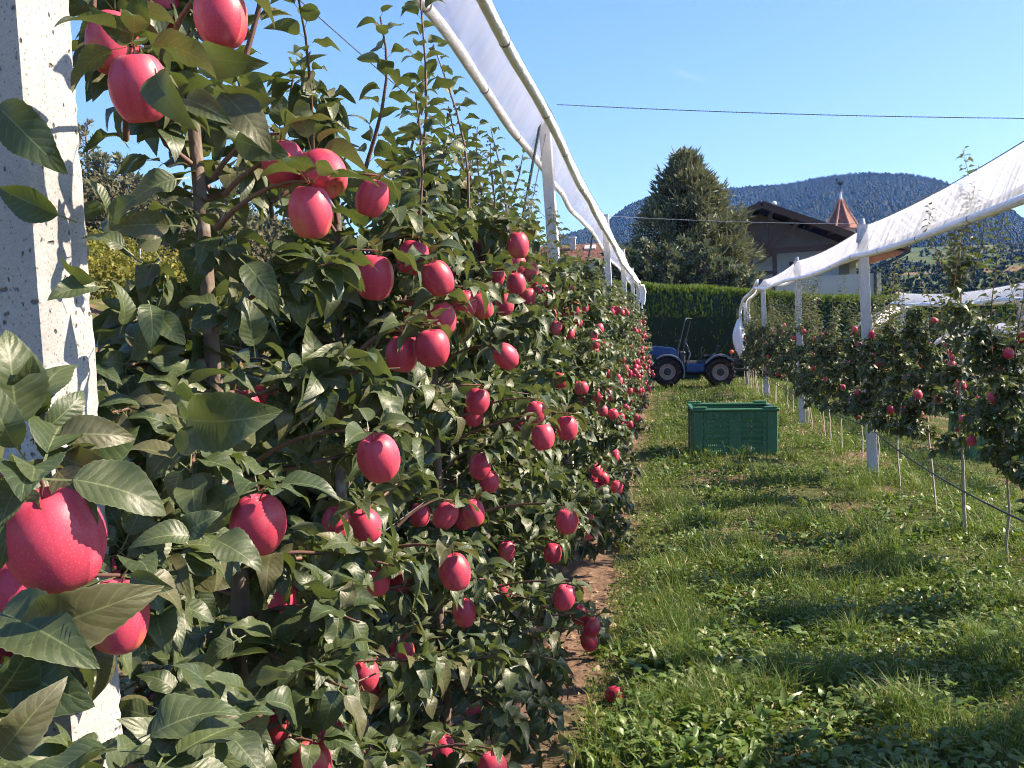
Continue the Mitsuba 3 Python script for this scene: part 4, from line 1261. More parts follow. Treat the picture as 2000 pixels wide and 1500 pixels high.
def tractor(label, origin, tilt):
    t = thing("tractor", label, "tractor")
    M = trimesh.transformations.rotation_matrix(tilt, [0, 1, 0])

    def P(parent, name, m, skin, smooth=35, lab=None, kind=None):
        m = m.copy(); m.apply_transform(M); m.apply_translation(origin)
        return part(parent, name, m, skin, smooth, lab, kind)

    def lathe(prof, n=28):
        ph = np.linspace(0, 2 * np.pi, n + 1)
        p = np.array(prof, float)
        g = np.stack([p[None, :, 0] * np.cos(ph)[:, None], np.repeat(p[None, :, 1], n + 1, 0), p[None, :, 0] * np.sin(ph)[:, None]], -1)
        m, _ = sheet(g)
        m.merge_vertices(); m.fix_normals()
        return m
    R = 0.43
    for cx in (0.0, 1.52):
        for sy in (0, 1):
            yy = 0.0 if sy == 0 else 1.02
            side = -1 if sy == 0 else 1                          # outer face of the wheel
            tyre = lathe([(0.235, -0.11), (0.30, -0.13), (0.38, -0.125), (0.405, -0.09), (0.405, 0.09), (0.38, 0.125), (0.30, 0.13), (0.235, 0.11), (0.235, -0.11)])
            w = P(t, "wheel", move(tyre, (cx, yy + 0.14, R)), "tyre_rubber")
            lugs = []
            for i in range(22):
                for s in (-1, 1):
                    a = 2 * np.pi * (i + 0.5 * (s > 0)) / 22
                    lg = bevel_box(-0.022, 0.022, 0.0, 0.125, 0.395, 0.432, 0.006)
                    lg.apply_transform(trimesh.transformations.rotation_matrix(0.5, [0, 0, 1]))
                    if s < 0:
                        lg.vertices[:, 1] *= -1; lg.invert()
                    lg.apply_transform(trimesh.transformations.rotation_matrix(a, [0, 1, 0]))
                    lugs.append(lg)
            P(w, "tread", move(join(lugs), (cx, yy + 0.14, R)), "tyre_rubber", kind="stuff")
            rim = lathe([(0.242, side * 0.112), (0.225, side * 0.105), (0.20, side * 0.05), (0.165, side * 0.045), (0.15, side * 0.075), (0.11, side * 0.075), (0.10, side * 0.04), (0.0, side * 0.04)])
            P(w, "rim", move(rim, (cx, yy + 0.14, R)), "rim_paint")
            P(w, "hub", move(lathe([(0.105, side * 0.045), (0.10, side * 0.10), (0.07, side * 0.13), (0.0, side * 0.135)], 16), (cx, yy + 0.14, R)), "dark_metal")
    # fenders
    for cx, a0, a1 in ((0.0, -20, 130), (1.52, 40, 150)):
        for yy in (0.0, 1.02):
            ph = np.radians(np.linspace(a0, a1, 18))
            g = np.stack([np.stack([cx + rr3 * np.cos(ph), np.full(18, y3), R + rr3 * np.sin(ph)], -1) for rr3, y3 in ((0.47, yy), (0.515, yy), (0.515, yy + 0.29), (0.49, yy + 0.29))])
            m, _ = sheet(g)
            P(t, "fender", m, "fender_grey", True)
    # bonnet over the engine, ahead of the wheel on the left
    hood = trimesh.creation.extrude_polygon(__import__("shapely").Polygon([(-1.15, 0.62), (-1.12, 0.98), (-0.9, 1.10), (-0.35, 1.14), (0.16, 1.08), (0.30, 0.98), (0.30, 0.66)]).buffer(0.03), 0.62)
    hood.apply_transform(np.array([[1, 0, 0, 0], [0, 0, -1, 0.95], [0, 1, 0, 0], [0, 0, 0, 1.0]]))
    hd = P(t, "bonnet", hood, "tractor_blue")
    P(hd, "grille", bevel_box(-1.0, -0.35, 0.30, 0.335, 0.72, 0.92, 0.01), "dark_metal")
    P(t, "nose_weight", bevel_box(-1.3, -1.12, 0.35, 0.93, 0.5, 0.85, 0.03), "dark_metal")
    P(t, "chassis", bevel_box(-1.0, 1.9, 0.42, 0.86, 0.34, 0.56, 0.04), "dark_metal")
    P(t, "side_panel", bevel_box(0.52, 1.10, 0.14, 1.12, 0.40, 0.66, 0.04), "tractor_blue")
    P(t, "step", bevel_box(0.40, 0.58, 0.10, 0.40, 0.27, 0.31, 0.01), "dark_metal")
    P(t, "dashboard", bevel_box(0.34, 0.52, 0.42, 0.86, 0.62, 1.02, 0.04), "dark_metal")
    P(t, "gearbox_cover", bevel_box(0.52, 1.45, 0.40, 0.88, 0.58, 0.74, 0.05), "dark_metal")
    # steering wheel on its column
    ph = np.linspace(0, 2 * np.pi, 25)
    ring = tube(np.stack([0.19 * np.cos(ph), 0.19 * np.sin(ph), 0 * ph], 1), 0.014, 6, cap=False)
    sw = P(t, "steering_wheel", move(ring, (0.60, 0.64, 1.12), ry=1.15), "black_plastic", True)
    P(sw, "column", rod((0.44, 0.64, 0.9), (0.60, 0.64, 1.12), 0.02), "dark_metal", True)
    # seat
    st = P(t, "seat", bevel_box(1.02, 1.42, 0.44, 0.84, 0.82, 0.92, 0.04), "seat_vinyl")
    P(st, "backrest", move(bevel_box(-0.05, 0.05, 0.44, 0.84, 0.0, 0.30, 0.03), (1.44, 0, 0.90), ry=0.2), "seat_vinyl")
    P(st, "suspension", bevel_box(1.1, 1.36, 0.52, 0.76, 0.72, 0.82, 0.02), "dark_metal")
    # folding roll bar
    pts = np.array([[0.26, 0.32, 0.60], [0.30, 0.32, 1.08], [0.49, 0.32, 1.92], [0.53, 0.36, 1.99], [0.53, 0.92, 1.99], [0.49, 0.96, 1.92], [0.30, 0.96, 1.08], [0.26, 0.96, 0.60]])
    pts[:, 0] += np.where(pts[:, 1] > 0.6, 0.17, 0)
    P(t, "roll_bar", tube(pts, 0.021, 8), "dark_metal", True)
    for yy in (0.32, 0.96):
        P(t, "roll_bar_hinge", bevel_box(0.30 + 0.17 * (yy > 0.6), 0.38 + 0.17 * (yy > 0.6), yy - 0.035, yy + 0.035, 1.28, 1.36, 0.01), "dark_metal")
    for i, (x, y, h) in enumerate([(0.92, 0.36, 1.08), (0.98, 0.90, 1.12), (1.06, 0.35, 1.04)]):
        lv = P(t, "lever", rod((x, y, 0.68), (x + 0.03, y, h), 0.010), "dark_metal", True)
        P(lv, "knob", move(trimesh.creation.icosphere(2, 0.026), (x + 0.03, y, h)), "black_plastic", True)
    P(t, "guard_handle", tube([(0.60, 0.16, 0.62), (0.62, 0.14, 0.85), (0.66, 0.14, 0.98), (0.60, 0.16, 1.04)], 0.018, 8), "fender_grey", True)
    lp = P(t, "rear_lamp", move(trimesh.creation.icosphere(2, 0.062), (1.82, 0.02, 1.02)), "orange_lamp", True, "orange lamp on a short stalk")
    P(lp, "stalk", rod((1.82, 0.05, 0.80), (1.82, 0.05, 0.98), 0.015), "dark_metal", True)
    P(t, "linkage", join([bevel_box(1.9, 2.35, 0.40, 0.46, 0.45, 0.52, 0.01), bevel_box(1.9, 2.35, 0.82, 0.88, 0.45, 0.52, 0.01), bevel_box(2.3, 2.36, 0.40, 0.88, 0.46, 0.51, 0.01)]), "dark_metal")
    P(t, "tail_box", bevel_box(1.35, 2.05, 0.36, 0.92, 0.62, 0.80, 0.03), "dark_metal")


tractor("blue narrow orchard tractor with a folding roll bar parked across the alley's end", (-0.02, 27.3, 0.08), 0.05)

# ------------------------------------------------------------------ fallen apple
c = at_depth(1201, 1381, 4.42)
k = thing("fallen_apple", "red apple lying on the ground at the foot of the left row", "apple")
m = np.eye(4)
m[:3, :3] *= 0.072
m[:3, 3] = [c[0], c[1], float(ground_z(c[0], c[1])) + 0.045]
scene[k] = {**APPLES[1][2], "to_world": T(m.tolist()) @ T().rotate([0.4, 1, 0.2], 75)}
# %%OBJECTS_END%%

# ------------------------------------------------------------------ hedge, conifer and the trees behind
def sprigs(base, axis, length, width, seed, face=None):
    """Flat pointed sprigs (two triangles each, folded) with a tone each."""
    r = rng_of(seed)
    n = len(base)
    axis = norm(axis)
    s = norm(np.cross(axis, r.normal(0, 1, (n, 3)) if face is None else face + r.normal(0, 0.22, (n, 3))))
    nn = np.cross(axis, s)
    L, W = np.asarray(length)[:, None], np.asarray(width)[:, None]
    v = np.stack([base, base + axis * L * 0.55 + s * W + nn * W * 0.3, base + axis * L, base + axis * L * 0.5 - s * W + nn * W * 0.3], 1)
    i = np.arange(n)[:, None] * 4
    f = np.vstack([i + [0, 1, 2], i + [0, 2, 3]])
    uv = np.zeros((n, 4, 2))
    uv[:, :, 0] = r.integers(0, 400, n)[:, None] + np.array([0.5, 0.98, 0.5, 0.02])[None]
    uv[:, :, 1] = np.array([0, 0.5, 1, 0.5])[None]
    return trimesh.Trimesh(v.reshape(-1, 3), f, process=False), uv.reshape(-1, 2)


def hedge(label, x0, x1, y0, y1, top):
    t = thing("hedge", label, "hedge")
    r = rng_of(61)
    nx = int((x1 - x0) / 0.35)
    xs = np.linspace(x0, x1, nx)
    zt = top(xs) - 0.25 + (meshkit.fbm(np.stack([xs * 0.7, xs * 0, xs * 0], -1), 3, 2) - 0.5) * 0.22
    sec = np.array([(0.30, 0.0), (0.15, 0.25), (0.0, 0.7), (0.05, 1.0), (0.35, 1.08), (0.65, 1.08), (0.95, 1.0), (1.0, 0.6), (0.8, 0.0)])
    g = np.zeros((nx, len(sec), 3))
    zb = terrain(xs, y0) - 0.1
    bump = (meshkit.fbm(np.stack([np.repeat(xs[:, None] * 0.9, len(sec), 1), np.repeat(sec[None, :, 1] * 3, nx, 0), np.repeat(sec[None, :, 0] * 2, nx, 0)], -1), 3, 8) - 0.5)
    g[:, :, 0] = xs[:, None]
    g[:, :, 1] = y0 + 0.12 + (y1 - y0 - 0.24) * sec[None, :, 0] + bump * 0.3 * (1 - 2 * sec[None, :, 0])
    g[:, :, 2] = zb[:, None] + (zt - zb)[:, None] * np.minimum(sec[None, :, 1], 1.0) + np.where(sec[None, :, 1] > 1, 0.08, 0) + bump * 0.1
    core, cuv = sheet(g)
    cuv = cuv.copy(); cuv[:, 0] = 3.5
    part(t, "inner_twigs", core, "forest_leaf", smooth=True, uv=cuv)
    n = 42000
    u, k = r.uniform(0, nx - 1.001, n), r.uniform(0.2, len(sec) - 2.001, n)
    i, j = u.astype(int), k.astype(int)
    a, b = (u - i)[:, None], (k - j)[:, None]
    p = (g[i, j] * (1 - a) + g[i + 1, j] * a) * (1 - b) + (g[i, j + 1] * (1 - a) + g[i + 1, j + 1] * a) * b
    out = norm(np.cross(g[i + 1, j] - g[i, j], g[i, j + 1] - g[i, j]))
    out *= np.sign((out * (p - np.array([0, (y0 + y1) / 2, 1.4]) * [0, 1, 1] - p * [1, 0, 0])).sum(1, keepdims=True))
    ax = out * 0.15 + np.array([0, 0, 1.0]) + r.normal(0, 0.22, (n, 3))
    m, uv = sprigs(p - out * 0.05, ax, r.uniform(0.12, 0.32, n), r.uniform(0.02, 0.045, n), 62, face=np.where(np.abs(out[:, 2:]) > 0.6, r.normal(0, 1, (n, 3)), out))
    part(t, "foliage", m, "hedge_leaf", smooth=False, uv=uv, kind="stuff")


hedge("long tall clipped evergreen hedge closing the alley behind the tractor", -7.0, 13.0, 32.0, 33.6, lambda x: np.interp(x, [-7, -1, 5, 13], [3.9, 3.42, 2.72, 2.0]))


def conifer(name, label, x, y, z0, h, rad, n_br, seed, skin="conifer_leaf", group=None, sprig=(0.35, 0.7), wid=0.06, per=16, cat="conifer", profile=None, bare=0.04, droop=0.25):
    t = thing(name, label, cat, group)
    r = rng_of(seed)
    profile = profile or (lambda s: np.interp(s, [0, 0.08, 0.3, 0.6, 0.85, 1.0], [0.75, 1.0, 0.92, 0.62, 0.30, 0.06]))
    part(t, "trunk", tube([(x, y, z0 - 0.3), (x + 0.02 * h * 0.2, y, z0 + h * 0.5), (x, y, z0 + h * 0.97)], [0.028 * h, 0.017 * h, 0.004 * h], 8), "bark", smooth=True)
    B, A = [], []
    limbs = []
    for k in range(n_br):
        s = bare + (1 - bare) * (k + r.random()) / n_br
        az = r.uniform(0, 2 * np.pi)
        ln = rad * profile(s) * r.uniform(0.72, 1.12)
        el = 0.15 + 0.55 * s
        d = np.array([math.cos(az) * math.cos(el), math.sin(az) * math.cos(el), math.sin(el)])
        p0 = np.array([x, y, z0 + h * s * 0.95])
        tt = np.linspace(0, 1, 5)
        line = p0 + np.outer(tt * ln, d) - np.array([0, 0, 1]) * (droop * ln * tt ** 2)[:, None]
        limbs.append(line)
        m = max(3, int(per * (0.3 + ln / rad)))
        q = 0.25 + 0.78 * np.sqrt(r.random(m))
        q = np.minimum(q, 1.0)
        pts = np.stack([np.interp(q, tt, line[:, c]) for c in range(3)], 1) + r.normal(0, 0.075 * rad * 0.5, (m, 3))
        B.append(pts)
        A.append(d * 0.7 + r.normal(0, 0.55, (m, 3)) + np.array([0, 0, 0.35]))
    B, A = np.vstack(B), np.vstack(A)
    part(t, "limbs", join([tube(l, np.linspace(0.006 * h, 0.0015 * h, 5), 4, cap=False) for l in limbs]), "bark", smooth=True, kind="stuff")
    m, uv = sprigs(B, A, r.uniform(*sprig, len(B)), r.uniform(0.6, 1.3, len(B)) * wid, seed + 1)
    part(t, "crown", m, skin, smooth=False, uv=uv, kind="stuff")
    return t


def leafy_clumps(centres, rad, n, size, seed, tall=1.2):
    """Tree crowns far off: each a ball of loose sprigs."""
    r = rng_of(seed)
    q = norm(r.normal(0, 1, (len(centres), n, 3)))
    p = centres[:, None] + q * rad[:, None, None] * r.uniform(0.45, 1.0, (len(centres), n, 1)) * [1, 1, tall]
    k = len(centres) * n
    return sprigs(p.reshape(-1, 3), (q + r.normal(0, 0.5, q.shape) + [0, 0, 0.3]).reshape(-1, 3), r.uniform(0.7, 1.4, k) * size, r.uniform(0.25, 0.5, k) * size, seed + 1)


_r = rng_of(35)
m, uv = leafy_clumps(VALLEY, _r.uniform(1.6, 4.2, len(VALLEY)), 70, 1.5, 36)
put("valley_wood", m, "forest_leaf", smooth=False, uv=uv)
labels["valley_wood"] = {"label": "dark hedgerows and woods between the fields below the hill", "category": "woodland", "kind": "stuff"}
cb = at_y(1350, 600, 46.0)
conifer("conifer", "broad dark conifer with a pointed top rising behind the hedge", cb[0], 46.0, -0.3, 10.7, 4.0, 460, 71, sprig=(0.25, 0.65), wid=0.05, per=85, profile=lambda s: np.interp(s, [0, 0.08, 0.35, 0.6, 0.8, 0.93, 1.0], [0.9, 1.0, 0.93, 0.72, 0.42, 0.19, 0.05]))
_r = rng_of(72)
for k, px in enumerate([1195, 1222, 1262, 1300, 1332, 1372, 1405, 1440]):
    y = 38.5 + _r.uniform(-0.6, 0.6)
    topy = [452, 462, 446, 452, 440, 452, 480, 500][k]
    tp = at_y(px, topy, y)
    lab = {0: "pale leafed tree at the left end of the line over the hedge", 7: "lowest pale leafed tree before the conifer's right flank"}.get(k, ORD[k] + " pale grey green fruit tree from the left in the line before the conifer")
    conifer("pale_tree", lab, tp[0], y, 0.2, tp[2] - 0.2 - 0.35, 1.25, 80, 80 + k, skin="pale_leaf", group="pale fruit trees behind the hedge", sprig=(0.12, 0.24), wid=0.05, per=60, cat="tree",
            profile=lambda s: np.interp(s, [0, 0.2, 0.6, 0.85, 1.0], [0.7, 1.0, 0.9, 0.55, 0.12]), bare=0.15, droop=0.05)

# pine wood on the left hillside
_r = rng_of(91)
PINES = [(165, 235, 96), (200, 300, 90), (235, 305, 84), (262, 345, 82), (300, 365, 82), (335, 395, 86), (372, 402, 84), (440, 362, 74), (410, 395, 76), (475, 425, 80), (120, 215, 100), (80, 180, 100), (510, 470, 84), (560, 490, 90), (30, 190, 104)]
for k, (px, py, y) in enumerate(PINES):
    tp = at_y(px, py, y)
    z0 = float(terrain(tp[0], y))
    h = max(tp[2] - z0, 5.0)
    lab = {0: "tall pine on the left hillside just beside the concrete post", 7: "lone blue green pine with layered boughs on the left skyline"}.get(k, "dark pine of the wood on the left hillside, half hidden by leaves")
    conifer("pine_tree", lab, tp[0], y, z0, h, 2.4 if k != 7 else 2.7, 46, 120 + k, group=None if k in (0, 7) else "pines on the left hillside", sprig=(0.5, 1.0), wid=0.14, per=16, cat="pine",
            profile=lambda s: np.interp(s, [0, 0.2, 0.5, 0.8, 1.0], [0.8, 1.0, 0.85, 0.6, 0.15]), bare=0.2, droop=0.1)
n = 2600
yy = _r.uniform(60, 128, n)
xx = -yy * _r.uniform(0.42, 1.05, n)
ok = (xx < -24) & ((-xx - 24) / yy > 0.06)
xx, yy = xx[ok], yy[ok]
rad = _r.uniform(0.6, 1.8, len(xx))
cc = np.stack([xx, yy, terrain(xx, yy) + rad * _r.uniform(0.4, 2.4, len(xx))], -1)
q = norm(_r.normal(0, 1, (len(xx), 34, 3)))
bp = cc[:, None] + q * rad[:, None, None] * _r.uniform(0.55, 1.0, (len(xx), 34, 1)) * [1, 1, 1.2]
m, uv = sprigs(bp.reshape(-1, 3), (q + _r.normal(0, 0.5, q.shape)).reshape(-1, 3), _r.uniform(0.3, 0.6, bp.shape[0] * 34), _r.uniform(0.10, 0.22, bp.shape[0] * 34), 92)
put("hillside_wood", m, "brown_wood_leaf", smooth=False, uv=uv)
labels["hillside_wood"] = {"label": "brownish green undergrowth and wood covering the left hillside", "category": "woodland", "kind": "stuff"}
# yellowing vine rows at the foot of that hillside
for k, (y, x0, x1) in enumerate([(30.0, -24, -7), (34.0, -27, -8), (38.5, -30, -9), (44.0, -33, -11)]):
    r = rng_of(140 + k)
    t = thing("vine_row", ["nearest", "second", "third", "farthest"][k] + " row of yellowing grapevines left of the orchard, behind the trees", "vine row")
    for q, x in enumerate(np.arange(x0, x1, 3.4)):
        part(t, "vine_post", rod((x, y, float(terrain(x, y)) - 0.1), (x, y, float(terrain(x, y)) + 2.0), 0.04, 6), "pale_concrete", smooth=True)
    n = 5200
    x = r.uniform(x0, x1, n)
    hgt = 0.5 + 1.45 * r.random(n)
    p = np.stack([x, y + r.normal(0, 0.22, n), terrain(x, y) + hgt], -1)
    m, uv = sprigs(p, r.normal(0, 1, (n, 3)) + [0, 0, -0.2], r.uniform(0.12, 0.24, n), r.uniform(0.05, 0.10, n), 150 + k)
    part(t, "foliage", m, "vine_leaf", smooth=False, uv=uv, kind="stuff")

# ------------------------------------------------------------------ houses
solid("plaster", lambda p, n, uv: mix((0.40, 0.375, 0.355), (0.50, 0.475, 0.45), fbm(p.x * 1.5, p.y * 1.5, p.z * 1.5, octaves=4)), 0.9, 0.2)
solid("dark_timber", lambda p, n, uv: mix((0.055, 0.030, 0.022), (0.11, 0.062, 0.045), fbm(p.x * 3, p.y * 12, p.z * 12, octaves=3)), 0.8, 0.3)
solid("gable_board", lambda p, n, uv: mix((0.16, 0.12, 0.10), (0.23, 0.18, 0.15), fbm(p.x * 8, p.y * 8, p.z * 1.5, octaves=3)), 0.85, 0.2)
solid("roof_tile", lambda p, n, uv: mix((0.17, 0.070, 0.052), (0.27, 0.125, 0.095), cell_rand(dr.floor(p.x * 4), dr.floor(p.y * 3), dr.floor(p.z * 6))), 0.8, 0.3)
solid("dark_roof", lambda p, n, uv: mix((0.035, 0.032, 0.035), (0.07, 0.06, 0.06), cell_rand(dr.floor(p.x * 4), dr.floor(p.y * 3), dr.floor(p.z * 6))), 0.8, 0.3)
solid("hip_tile", lambda p, n, uv: mix((0.45, 0.20, 0.14), (0.62, 0.34, 0.25), cell_rand(dr.floor(p.z * 5), dr.floor(p.x * 3))), 0.8, 0.3)
solid("white_finial", (0.75, 0.76, 0.78), 0.4, 0.5)
bsdf("window_glass", {"type": "twosided", "b": {"type": "principled", "base_color": {"type": "rgb", "value": [0.05, 0.07, 0.10]}, "roughness": 0.06, "specular": 0.9}})
solid("gutter_dark", (0.035, 0.04, 0.055), 0.4, 0.5)


def prism(outline, y0, y1):
    """A polygon given in x, z, extruded from y0 to y1."""
    from shapely import Polygon
    m = trimesh.creation.extrude_polygon(Polygon(outline), y1 - y0)
    m.apply_transform(np.array([[1, 0, 0, 0], [0, 0, -1, y1], [0, 1, 0, 0], [0, 0, 0, 1.0]]))
    return m


def slab(a, b, y0, y1, th):
    """A roof slab between the edge points a and b given in x, z."""
    a, b = np.array(a, float), np.array(b, float)
    nn = norm(np.array([-(b - a)[1], (b - a)[0]]))
    nn *= np.sign(nn[1])
    return prism([a, b, b + nn * th, a + nn * th], y0, y1)


def chalet():
    t = thing("house", "gabled house with dark timber overhang and pale walls beside the conifer", "house")
    Y = 60.0
    ax, az, ex, ez = 6.22, 9.25, 12.1, 6.72
    lx = 0.2
    lz = az - (ax - lx) * (az - ez) / (ex - ax)
    g = -1.2
    part(t, "wall", prism([(1.3, g), (11.0, g), (11.0, 6.2), (1.3, 6.2)], Y + 1.6, Y + 11), "plaster")
    part(t, "gable", prism([(1.3, 6.2), (11.0, 6.2), (11.0, 6.72), (ax, 8.8), (1.3, 6.72)], Y + 1.62, Y + 10.9), "gable_board", label="shaded boarded gable")
    for a, b in (((ax, az), (ex, ez)), ((ax, az), (lx, lz))):
        rf = part(t, "roof", slab(a, b, Y - 0.2, Y + 12, 0.16), "dark_roof")
        bb = np.array(b); aa2 = np.array(a)
        part(rf, "barge_board", slab(aa2 - [0, 0.30], bb - [0, 0.30], Y - 0.24, Y - 0.16, 0.42), "dark_timber")
        part(rf, "soffit", slab(aa2 - [0, 0.12], bb - [0, 0.12], Y - 0.14, Y + 1.6, 0.08), "dark_timber")
        for i in range(5):
            c = aa2 + (bb - aa2) * (0.12 + 0.2 * i) - [0, 0.34]
            part(rf, "purlin", box(c[0] - 0.1, c[0] + 0.1, Y - 0.12, Y + 1.6, c[1], c[1] + 0.22), "dark_timber")
    bm = []

    def beam(p, q, w, y0=Y + 0.35, y1=Y + 0.6):
        p, q = np.array(p, float), np.array(q, float)
        d = norm(q - p)
        nn = np.array([-d[1], d[0]]) * w / 2
        part(t, "beam", prism([p - nn, q - nn, q + nn, p + nn], y0, y1), "dark_timber")
    bx = 6.75
    beam((2.2, 6.30), (11.2, 6.30), 0.36)
    beam((bx, 6.3), (bx, 8.6), 0.26, Y + 0.33, Y + 0.58)
    beam((bx, 6.5), (bx + 1.75, 7.95), 0.22, Y + 0.36, Y + 0.56)
    beam((bx, 6.5), (bx - 1.75, 7.95), 0.22, Y + 0.36, Y + 0.56)
    # balcony bay at the left with posts, brace, rails and pale panes
    beam((6.95, 2.2), (6.95, 6.3), 0.24, Y + 0.34, Y + 0.58)
    beam((5.5, 2.2), (5.5, 6.3), 0.2, Y + 0.34, Y + 0.58)
    beam((5.5, 5.3), (6.9, 6.15), 0.16, Y + 0.37, Y + 0.55)
    beam((5.4, 4.95), (6.95, 4.95), 0.22, Y + 0.36, Y + 0.57)
    beam((5.4, 3.45), (6.95, 3.45), 0.30, Y + 0.36, Y + 0.57)
    for z0, z1 in ((5.1, 6.0), (3.65, 4.8)):
        part(t, "bay_panel", box(5.62, 6.82, Y + 1.2, Y + 1.5, z0, z1), "plaster")
    # window in the plaster wall
    fr = part(t, "window", join([box(8.0, 9.2, Y + 1.50, Y + 1.598, 4.2, 4.32), box(8.0, 9.2, Y + 1.50, Y + 1.598, 5.48, 5.6), box(8.0, 8.12, Y + 1.50, Y + 1.598, 4.32, 5.48), box(9.08, 9.2, Y + 1.50, Y + 1.598, 4.32, 5.48), box(8.57, 8.63, Y + 1.52, Y + 1.59, 4.32, 5.48)]), "dark_timber")
    part(fr, "pane", box(8.12, 9.08, Y + 1.56, Y + 1.58, 4.32, 5.48), "window_glass")
    part(t, "chimney_light", move(trimesh.creation.icosphere(2, 0.16), (7.05, Y + 0.5, 9.25)), "white_finial", True)
    # lower wing to the right, a little behind the hedge
    part(t, "wing_wall", prism([(6.9, g), (12.65, g), (12.65, 4.5), (6.9, 4.5)], Y - 0.6, Y + 1.5), "plaster", label="plain lower wing")
    part(t, "wing_wall", prism([(12.7, g), (13.3, g), (13.3, 4.55), (12.7, 4.55)], Y + 0.4, Y + 8), "plaster")
    wb = part(t, "wing_band", box(8.0, 10.6, Y - 0.72, Y - 0.602, 2.2, 2.45), "dark_timber")
    rf = part(t, "wing_roof", slab((11.3, 6.55), (14.75, 5.75), Y - 0.9, Y + 10, 0.14), "roof_tile", label="red tiled eave of the wing")
    part(rf, "soffit", slab((11.5, 6.30), (14.6, 5.60), Y - 0.7, Y + 9.8, 0.10), "roof_tile")
    part(t, "gutter", tube([(14.7, Y - 0.95, 5.68), (12.8, Y - 0.8, 4.75), (12.72, Y - 0.72, 4.5), (12.7, Y - 0.72, 1.0)], 0.09, 8), "gutter_dark", smooth=True)


chalet()


def turret():
    t = thing("turret", "octagonal turret with a red tiled cone roof and white spike behind the house", "turret")
    cx, cy, zt, zb, R = 12.42, 68.0, 10.15, 8.15, 1.12
    ph = np.arange(9) * np.pi / 4 + 0.3
    g = np.stack([np.stack([cx + r_ * np.cos(ph), cy + r_ * np.sin(ph), np.full(9, z)], -1) for r_, z in ((0.92, 0.0), (0.92, zb + 0.05))])
    m, _ = sheet(g)
    part(t, "wall", m, "plaster")
    g = np.stack([np.stack([cx + r_ * np.cos(ph), cy + r_ * np.sin(ph), np.full(9, z)], -1) for r_, z in ((R * 1.12, zb - 0.12), (R, zb + 0.08), (0.55, zb + 1.08), (0.10, zt))])
    m, _ = sheet(g)
    rf = part(t, "roof", m, "roof_tile")
    for a in ph[:8]:
        n = 9
        for i in range(n):
            s = np.array([i, i + 0.92]) / n
            rr4 = np.interp(s, [0, 0.45, 1], [R, 0.55, 0.10]) + 0.03
            z = zb + 0.08 + (zt - zb - 0.08) * np.interp(s, [0, 0.45, 1], [0, 0.5, 1])
            part(rf, "hip_tile", tube(np.stack([cx + rr4 * np.cos(a), cy + rr4 * np.sin(a), z], 1), [0.075, 0.06], 6), "hip_tile", smooth=True)
    part(t, "spike", tube([(cx, cy, zt - 0.25), (cx, cy, zt + 0.1), (cx, cy, zt + 0.55)], [0.19, 0.11, 0.03], 10), "white_finial", smooth=True)
    part(t, "ball", move(trimesh.creation.icosphere(2, 0.09), (cx, cy, zt + 0.60)), "dark_metal", True)
    v = part(t, "weather_vane", rod((cx, cy, zt + 0.6), (cx, cy, zt + 1.45), 0.025), "dark_metal", smooth=True)
    pts = [(cx - 0.22, zt + 1.15), (cx - 0.08, zt + 1.22), (cx + 0.02, zt + 1.12), (cx + 0.22, zt + 1.28), (cx + 0.2, zt + 1.02), (cx + 0.04, zt + 0.95), (cx - 0.1, zt + 1.02)]
    part(v, "cockerel", prism(pts, cy - 0.02, cy + 0.02), "dark_metal")
    part(v, "head", prism([(cx - 0.24, zt + 1.15), (cx - 0.16, zt + 1.42), (cx - 0.26, zt + 1.44), (cx - 0.32, zt + 1.36)], cy - 0.02, cy + 0.02), "dark_metal")


turret()


def red_house():
    t = thing("house", "red tiled roof with a white chimney peeping out below the left net", "house")
    Y = 88.0
    a, b = at_y(1092, 472, Y), at_y(1172, 502, Y)
    z = a[2]
    x0, x1 = a[0] - 5, b[0] + 1.2
    part(t, "wall", box(x0 + 0.4, x1 - 0.4, Y + 0.4, Y + 8, -0.5, z - 1.9), "plaster")
    n = 10
    for s, yy0, yy1 in ((1, Y - 0.2, Y + 4.2), (-1, Y + 8.6, Y + 4.2)):
        g = np.array([[(x, yy0, z - 2.0), (x, yy1, z)] for x in np.linspace(x0, x1, n)])
        m, _ = sheet(g)
        rf = part(t, "roof", m, "roof_tile")
        if s > 0:
            for i in range(16):                                  # courses of tiles that stand proud
                q0, q1 = i / 16, (i + 1.12) / 16
                p0, p1 = np.array([0, yy0, z - 2.0]), np.array([0, yy1, z])
                c0, c1 = p0 + (p1 - p0) * q0 + [0, -.03, .06], p0 + (p1 - p0) * min(q1, 1) + [0, -.01, .02]
                m, _ = sheet(np.array([[(x, *c0[1:]), (x, *c1[1:])] for x in np.linspace(x0 - .05, x1 + .05, 30)]))
                part(rf, "tile_course", m, "roof_tile")
    cc = at_y(1119, 478, Y + 3)
    ch = part(t, "chimney", box(cc[0] - 0.28, cc[0] + 0.28, Y + 2.7, Y + 3.3, z - 1.2, z + 0.55), "plaster")
    part(ch, "cap", box(cc[0] - 0.36, cc[0] + 0.36, Y + 2.6, Y + 3.4, z + 0.56, z + 0.66), "white_finial")
    sk = at_y(1148, 476, Y)
    part(t, "skylight", move(box(-0.55, 0.55, -0.5, 0.5, -0.05, 0.12), (sk[0], Y + 2.9, z - 0.50), rx=0.44), "plaster")


red_house()

# ------------------------------------------------------------------ grass and weeds of the alley
def scatter(n, seed, ylo, yhi, xlo, xhi, power=1.6):
    """Points on the ground, denser towards the viewer."""
    r = rng_of(seed)
    u = r.random(n)
    a, b = ylo ** (1 - power), yhi ** (1 - power)
    y = (a + (b - a) * u) ** (1 / (1 - power))
    x = r.uniform(0, 1, n) * (xhi(y) - xlo(y)) + xlo(y)
    return r, x, y


